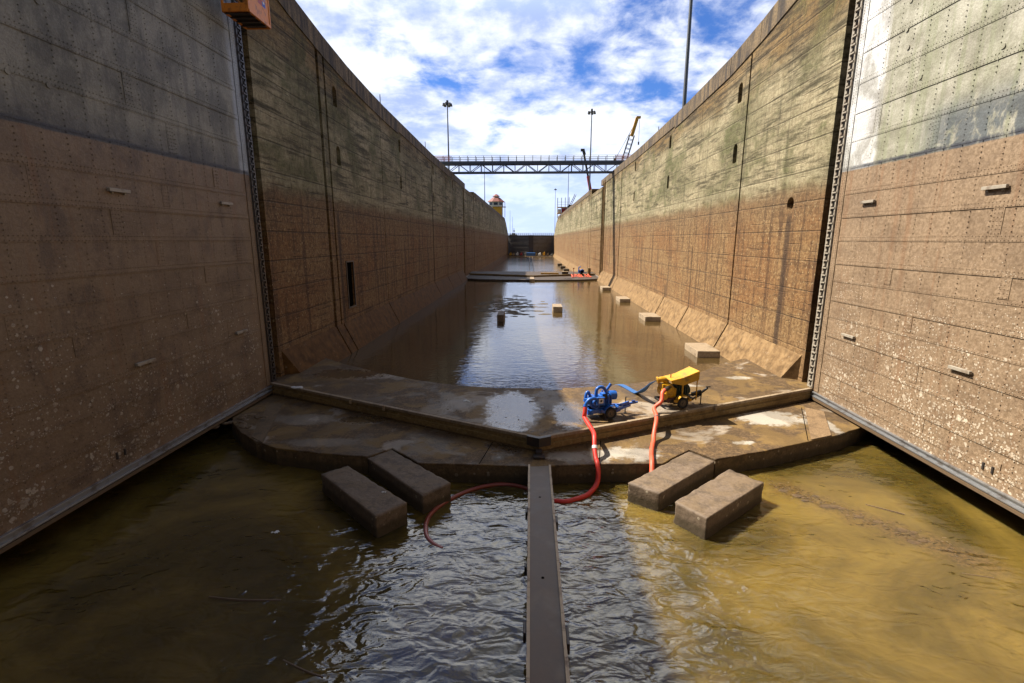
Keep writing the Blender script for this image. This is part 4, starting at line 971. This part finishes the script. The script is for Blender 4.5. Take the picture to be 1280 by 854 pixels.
# ------------------------------------------------------------------ footbridge
br = thing('footbridge', 'dark steel truss footbridge spanning the lock from wall to wall', 'footbridge', (0, 108, 23.2))
X0, X1 = -20.5, 20.0; ZB, ZD = 23.35, 25.05
for y in (107.2, 108.8):
    m = MB(); m.bar((X0 + 2.5, y, ZB), (X1 - 2.5, y, ZB), .22, .28); m.bar((X0, y, ZD), (X1, y, ZD), .22, .25); n = 15; st = (X1 - X0 - 5) / n
    for k in range(n + 1):
        x = X0 + 2.5 + k * st; m.bar((x, y, ZB), (x, y, ZD), .12)
        if k < n:
            a, b = ((ZB, ZD) if k % 2 == 0 else (ZD, ZB)); m.bar((x, y, a), (x + st, y, b), .13)
    part(m, 'truss', M_BRIDGE, br)
m = MB(); m.lohi((X0, 107.0, ZD + .13), (X1, 109.0, ZD + .5)); part(m, 'deck', M_BRIDGE, br)
for y in (107.05, 108.95):
    m = MB(); k = X0
    while k <= X1: m.bar((k, y, ZD + .5), (k, y, ZD + 1.6), .10); k += 1.7
    for z in (ZD + .85, ZD + 1.2, ZD + 1.6): m.bar((X0, y, z), (X1, y, z), .045)
    part(m, 'railing', M_RAILP, br)
m = MB()
for k in range(8): x = X0 + 4 + 4.5 * k; m.bar((x, 107.2, ZB), (x, 108.8, ZB), .1); m.bar((x, 107.2, ZB), (x + 4.5, 108.8, ZB), .07)
part(m, 'cross_brace', M_BRIDGE, br)
m = MB()
for (a, b) in ((-20.6, -17.2), (17.0, 20.2)):
    m = MB()
    for y in (106.9,):
        x = a
        while x < b: m.bar((x, y, ZD + .5), (x, y, ZD + 1.6), .035); x += .16
        z = ZD + .55
        while z < ZD + 1.6: m.bar((a, y, z), (b, y, z), .03); z += .13
    part(m, 'safety_netting', M_PINK, br)

# ------------------------------------------------------------------ light masts
def mast(x, y, z0, z1, r, label, head='ring'):
    t = thing('light_mast', label, 'light mast', (x, y, z0), 0, 'tall light masts along the lock')
    m = MB(); m.tube([(x, y, z0), (x, y, z1)], [r, r * .55], 10); m.box((x, y, z0 + .05), (r * 4, r * 4, .1)); part(m, 'pole', M_POLE, t)
    if head == 'ring':
        m = MB(); k = r / .2
        m.tube([(x, y, z1 - .1), (x, y, z1 + .9 * k)], [.36 * k, .24 * k], 10); part(m, 'head_frame', M_LAMP, t)
        for i in range(6):
            a = i * math.pi / 3 + .3; m = MB(); px, py = x + .8 * k * math.cos(a), y + .8 * k * math.sin(a)
            m.bar((x, y, z1 + .3 * k), (px, py, z1 + .2 * k), .1 * k); m.tube([(px, py, z1 + .32 * k), (px, py, z1 - .25 * k)], [.2 * k, .32 * k], 8); part(m, 'lamp', M_LAMP, t)
mast(-21.3, 130, 22.8, 42.3, .23, 'left high light mast seen rising over the left end of the footbridge')
mast(19.0, 170, 23.3, 49.6, .26, 'high light mast behind the right half of the footbridge')
mast(19.6, 70, 23.6, 58, .26, 'thick light mast running out of the top of the picture beside the right wall', None)
mast(-18.6, 200, 22.6, 39.5, .16, 'thin pole behind the bridge beside the control house', None)
mast(14.2 + 3.5, 248, 23.5, 46.0, .18, 'thin dark pole under the right part of the footbridge', None)
mast(17.2, 365, 10, 44.6, .2, 'far light mast standing alone left of the scaffold')
mast(-15.6, 372, 10, 30.8, .14, 'tiny far mast just right of the control house', None)
mast(-14.8, 400, 10, 27.5, .14, 'tiniest far mast, rightmost of the two by the control house', None)
for (x, y, h, lab) in ((-17.1, 57.5, 1.3, 'short thin post on the left coping nearest the viewer'), (-17.1, 81, 1.3, 'short thin post on the left coping near the footbridge'), (17.3, 73.5, 1.1, 'short thin post on the right coping beside the thick mast'), (-17.1, 95, .9, 'small stub post on the left coping just before the footbridge')):
    m = MB(); z = ztop(-1 if x < 0 else 1, y); m.tube([(x, y, z), (x, y, z + h)], .05, 6); m.box((x, y, z + .04), (.25, .25, .08)); tag(m.build('post', M_POLE), lab, 'post')

# ------------------------------------------------------------------ cranes
def lattice(m, p, q, w, n, t):
    p = Vector(p); q = Vector(q); d = (q - p).normalized(); a = d.cross(Vector((0, 1, 0))).normalized(); u = a.cross(d)
    def c(i, s, v, ww): return p + (q - p) * (i / n) + a * s * ww / 2 + u * v * ww / 2
    for s in (-1, 1):
        for v in (-1, 1): m.bar(c(0, s, v, w), c(n, s, v, w), t * 1.5)
    for i in range(n):
        for s in (-1, 1):
            m.bar(c(i, s, -s, w), c(i + 1, s, s, w), t); m.bar(c(i, s, s, w), c(i, -s, s, w), t)
cr = thing('lattice_crane', 'crane with black lattice boom and yellow tip behind the right wall', 'crane', (22.0, 130, 23.3))
m = MB(); lattice(m, (22.2, 130, 26.5), (24.5, 130, 34.9), 1.15, 8, .1); part(m, 'boom', M_BLACKP, cr)
m = MB(); m.bar((24.45, 130, 34.7), (25.6, 130, 38.9), .75, .75); m.box((25.9, 130, 39.0), (1.0, .7, .5)); part(m, 'boom_tip', M_YEL, cr)
m = MB(); m.bar((25.5, 130, 38.4), (20.6, 130, 29.2), .06); m.bar((25.9, 130, 38.8), (20.4, 130, 29.0), .06); m.bar((26.2, 130, 38.8), (26.2, 130, 33.4), .07); m.box((26.2, 130, 33.0), (.3, .3, .7)); m.box((20.6, 130, 29.2), (.5, .3, .7)); part(m, 'cable', M_BLACKP, cr)
m = MB(); m.box((22, 130, 25.4), (4, 3, 2.2)); m.box((22, 130, 23.8), (5.2, 3.6, 1.0)); part(m, 'cab', M_YEL, cr, bevel=.08)
tc = thing('telescopic_crane', 'crane with thin black telescopic boom on a red base section', 'crane', (20.6, 175, 23.3))
m = MB(); m.bar((19.0, 175, 30.5), (17.2, 175, 38.6), .62, .6); m.bar((17.6, 175, 37.6), (17.05, 175, 39.3), .9, .7); m.box((16.9, 175, 39.1), (1.3, .8, .8)); part(m, 'boom', M_BLACKP, tc, bevel=.03)
m = MB(); m.bar((20.0, 175, 25.6), (18.95, 175, 30.7), .95, .9); part(m, 'boom_base', M_CRED, tc, bevel=.03)
m = MB(); m.box((21.4, 175, 25.0), (4.2, 2.5, 2.0)); m.box((21.2, 175, 23.7), (6, 2.6, .9)); part(m, 'cab', M_CRED, tc, bevel=.05)
sc_ = thing('lattice_crane', 'distant small crane boom leaning right of the thin pole', 'crane', (22, 280, 23.3))
m = MB(); lattice(m, (21.4, 280, 28), (24.1, 280, 34), .8, 6, .16); part(m, 'boom', M_STEEL, sc_); m = MB(); m.box((21.2, 280, 25.7), (3, 3, 4.2)); m.box((21.2, 280, 27.9), (1.6, 1.6, 1)); part(m, 'cab', M_BLACKP, sc_)
# scaffold and yellow decks on the right wall top
sf = thing('scaffold', 'yellow decked scaffold tower at the far end of the right wall', 'scaffold', (17.6, 292, 22))
m = MB()
for x in (15.0, 17.2, 19.4, 21.6):
    for y in (290, 294): m.bar((x, y, 22), (x, y, 32.5 + (x % 2) * .6), .16)
for z in (29.2, 30.6): m.bar((14.8, 290, z), (22.2, 290, z), .12)
part(m, 'tubes', M_STEEL, sf)
m = MB(); m.lohi((14.8, 289.8, 27.6), (21.5, 294, 28.0)); m.lohi((14.8, 289.8, 24.2), (21.5, 294, 24.7)); part(m, 'deck', M_YEL, sf)
m = MB(); m.lohi((15.2, 291, 24.7), (17, 293, 26.8)); part(m, 'bin', M_WHITE, sf); m = MB(); m.lohi((17.4, 291, 24.7), (21.2, 293.5, 27.4)); part(m, 'site_box', M_CRED, sf)

# ------------------------------------------------------------------ control house
ch = thing('control_house', 'octagonal control house with red tiled roof and yellow base on the left wall', 'building', (-21.3, 296, 22.5))
def ngon(cx, cy, r, n=8, a0=math.pi / 8): return [(cx + r * math.cos(a0 + 2 * math.pi * k / n), cy + r * math.sin(a0 + 2 * math.pi * k / n)) for k in range(n)]
def fr(cx, cy, r0, z0, r1, z1):
    m = MB(); a = ngon(cx, cy, r0); b = ngon(cx, cy, r1)
    m.v += [(x, y, z0) for x, y in a] + [(x, y, z1) for x, y in b]; m.f += [tuple(range(7, -1, -1)), tuple(range(8, 16))] + [(i, (i + 1) % 8, 8 + (i + 1) % 8, 8 + i) for i in range(8)]
    return m
cx, cy = -20.6, 296
part(MB().prism([(cx - 2, cy - 3), (cx + 3.4, cy - 3), (cx + 3.4, cy + 3), (cx - 2, cy + 3)], 22.5, 28.4), 'base', M_YPL, ch)
part(fr(cx, cy, 4.3, 28.4, 4.3, 31.2), 'wall', M_PLAST, ch)
for i in range(8):
    a = ngon(cx, cy, 4.32); p = Vector(a[i]); q = Vector(a[(i + 1) % 8]); c0 = p * .85 + q * .15; c1 = p * .15 + q * .85; nrm = ((p + q) / 2 - Vector((cx, cy))).normalized() * .03
    m = MB(); m.prism([tuple(c0 + nrm), tuple(c1 + nrm), tuple(c1), tuple(c0)], 29.3, 30.7); part(m, 'window', M_GLASS, ch)
part(fr(cx, cy, 5.4, 31.2, 2.2, 33.7), 'roof', M_ROOFT, ch)
part(fr(cx, cy, 1.7, 33.7, 1.7, 34.3), 'lantern', M_PLAST, ch); part(fr(cx, cy, 2.4, 34.3, .5, 35.6), 'lantern_roof', M_ROOFT, ch)
m = MB(); m.lohi((cx + 3.6, cy - 2, 22.5), (cx + 3.9, cy - 1.7, 31)); m.lohi((cx + 5.0, cy - 2, 22.5), (cx + 5.3, cy - 1.7, 31.2)); m.lohi((cx + 3.3, cy - 2.2, 28.2), (cx + 5.6, cy + 2, 28.5)); part(m, 'side_porch', M_PLAST, ch)

# ------------------------------------------------------------------ far closed gates
for s, lab in ((-1, 'left leaf of the closed far gates, brown steel'), (1, 'right leaf of the closed far gates, brown steel')):
    t = thing('far_gate_leaf', lab, 'lock gate', (s * 8, 362, -2.2), 0, 'closed far gates')
    m = MB(); m.prism([(s * 16.8, 367), (0, 358.6), (0, 360.8), (s * 16.8, 369.2)], -3, 12.3); part(m, 'plating', M_FARG, t)
    m = MB()
    for z in (1, 4, 7, 10): m.prism([(s * 16.6, 366.8), (s * .2, 358.6), (s * .2, 358.4), (s * 16.6, 366.6)], z, z + .3)
    part(m, 'rib', M_FARG, t)
    m = MB()
    for k in range(12):
        f = k / 11; m.bar((s * (.5 + 16 * f), 358.8 + 8 * f, 12.3), (s * (.5 + 16 * f), 358.8 + 8 * f, 14.2), .22)
    m.bar((s * .5, 358.8, 14.2), (s * 16.5, 366.8, 14.2), .2); m.bar((s * .5, 358.8, 13.4), (s * 16.5, 366.8, 13.4), .2); m.bar((s * .3, 358.7, 12.5), (s * 16.6, 366.9, 12.5), .8, .7); part(m, 'walkway', M_DSTEEL, t)
mb = MB(); mb.box((0, 358.0, 5), (3.4, 1.2, 14.6)); mb.box((0, 357.6, 12.6), (3.8, 1.8, .6)); tag(mb.build('mitre_post', M_DSTEEL, bevel=.1), 'dark post where the two far gate leaves meet', 'gate post')
# far sill ledge and the plant parked on it
mb = MB(); mb.prism([(-17, 349), (17, 349), (17, 357), (-17, 357)], -4, -1.7); tag(mb.build('far_ledge', M_LIP), kind='structure')
GE = 'equipment parked before the far gates'
pal = [M_YEL, M_TAN, M_WHITE, M_CRED, M_STEEL, M_TAN, M_BLUE, M_OCHRE, M_WHITE, M_YEL, M_WOOD, M_STEEL]; nm = ['yellow', 'tan', 'white', 'red', 'grey', 'tan', 'blue', 'ochre', 'white', 'yellow', 'brown', 'grey']
ORD = ['first', 'second', 'third', 'fourth', 'fifth', 'sixth', 'seventh', 'eighth', 'ninth', 'tenth', 'eleventh', 'twelfth']; cnt_ = 0
for i in range(12):
    x = -15 + i * 2.7 + rnd.uniform(-.5, .5)
    if abs(x) < 2.6: continue
    cnt_ += 1
    t = thing('site_machine', 'small %s machine parked before the far gates, %s in the row from the left wall' % (nm[i], ORD[cnt_ - 1]), 'site machine', (x, 352, -1.7), 0, GE)
    h = rnd.uniform(.8, 2.0); wd = rnd.uniform(1.2, 2.2)
    m = MB(); m.box((x, 352, -1.3 + h / 2), (wd, 1.8, h)); m.box((x + .3, 352, -1.2 + h + .25), (wd * .45, 1.2, .6)); part(m, 'body', pal[i], t, bevel=.12)
    m = MB(); m.tube([(x - wd * .3, 351.0, -1.4), (x - wd * .3, 353.0, -1.4)], .3, 10); m.tube([(x + wd * .3, 351.0, -1.4), (x + wd * .3, 353.0, -1.4)], .3, 10); part(m, 'wheels', M_TYRE, t)
mb = MB(); mb.prism([(-3.2, 351), (3.2, 351), (3.0, 356), (-3.0, 356)], -1.7, 1.2, zt=lambda x, y: 1.5 - abs(x) * .28); tag(mb.build('blue_tarpaulin', M_TARP, bevel=.1), 'blue tarpaulin tent in the middle before the far gates', 'tarpaulin')
mb = MB(); mb.tube([(-14.3, 420, 11), (-14.3, 420, 19)], .25, 6); mb.box((-14.6, 420, 14.5), (3.0, 2, 1.2)); mb.box((-14.2, 420, 16.8), (1.2, 1.2, 1.0)); mb.box((-14.8, 420, 12.5), (6.5, 4, 3)); tag(mb.build('tug_boat', M_STEEL), 'tiny grey boat superstructure beyond the left end of the far gates', 'boat')

# long twin guide rails standing in the far chamber, and bits on the far sill
t = thing('guide_rails', 'pair of thin rails running down the middle of the far chamber', 'rails', (0, 230, -2.2))
for x in (-.75, .75):
    m = MB(); m.bar((x, 140, -2.05), (x * 1.3, 348, -2.05), .22, .35); part(m, 'rail', M_WOOD, t)
t = thing('yellow_barrier', 'long yellow barrier laid on the far sill right of centre', 'barrier', (4.5, 128, .8))
m = MB(); m.box((4.6, 128, .98), (4.6, .4, .34)); part(m, 'panel', M_YEL, t, bevel=.03); m = MB()
for x in (2.8, 4.6, 6.4): m.box((x, 128, .85), (.2, .9, .12))
part(m, 'foot', M_BLACKP, t)
t = thing('crate', 'dark crate on the far sill beside the yellow barrier', 'crate', (8.6, 128.5, .8)); m = MB(); m.box((8.6, 128.5, 1.1), (1.6, 1, .6)); part(m, 'body', M_DSTEEL, t, bevel=.04); m = MB(); m.box((8.6, 128.5, 1.43), (1.7, 1.1, .08)); part(m, 'lid', M_TAN, t)
t = thing('water_pump', 'small distant blue pump on the far sill by the right wall', 'pump', (12.6, 128, .8))
m = MB(); m.box((12.6, 128, 1.5), (1.3, 1, .7)); m.tube([(12.1, 128, 1.8), (12.1, 128, 2.6), (12.6, 128, 2.7)], .15, 8); m.tube([(13.0, 127.5, 1.6), (13.0, 128.5, 1.6)], .5, 12); part(m, 'body', M_BLUE, t, bevel=.03); m = MB(); m.tube([(12.8, 127.3, 1.05), (12.8, 128.7, 1.05)], .3, 12); part(m, 'wheels', M_TYRE, t); m = MB(); m.bar((13.2, 128, 1.2), (14.2, 128, 1.3), .12); part(m, 'tow_bar', M_BLUE, t)
t = thing('orange_netting', 'heap of orange netting spilling over the far sill by the right wall', 'netting', (13, 125, .5))
m = MB()
for k in range(26):
    x = rnd.uniform(9.8, 14.6); m.bar((x, 126.6 + rnd.uniform(-1, 1) + (x - 12) * .4, .9), (x + rnd.uniform(-.9, .9), 123.2 + rnd.uniform(-1.5, 1), .45), .1, .05)
part(m, 'net', M_ORHOSE, t)
t = thing('oil_drum', 'rusty drum standing on the far sill against the right wall', 'drum', (14.9, 129.5, .8)); m = MB(); m.tube([(14.9, 129.5, .8), (14.9, 129.5, 2.3)], .45, 14); part(m, 'body', M_OCHRE, t); m = MB(); m.tube([(14.9, 129.5, 1.5), (14.9, 129.5, 1.58)], .48, 14); part(m, 'hoop', M_OCHRE, t)
for (x, y, lab) in ((-4.5, 150, 'thin marker stake standing in the far chamber left of the rails'), (10.2, 121.5, 'thin red marker stake on the far platform right of centre')):
    m = MB(); z = -2.2 if x < 0 else .35; m.tube([(x, y, z), (x, y, z + 2.4)], .06, 6); m.box((x, y, z + 2.3), (.3, .06, .3)); tag(m.build('marker_stake', M_CRED if x > 0 else M_WOOD), lab, 'stake')
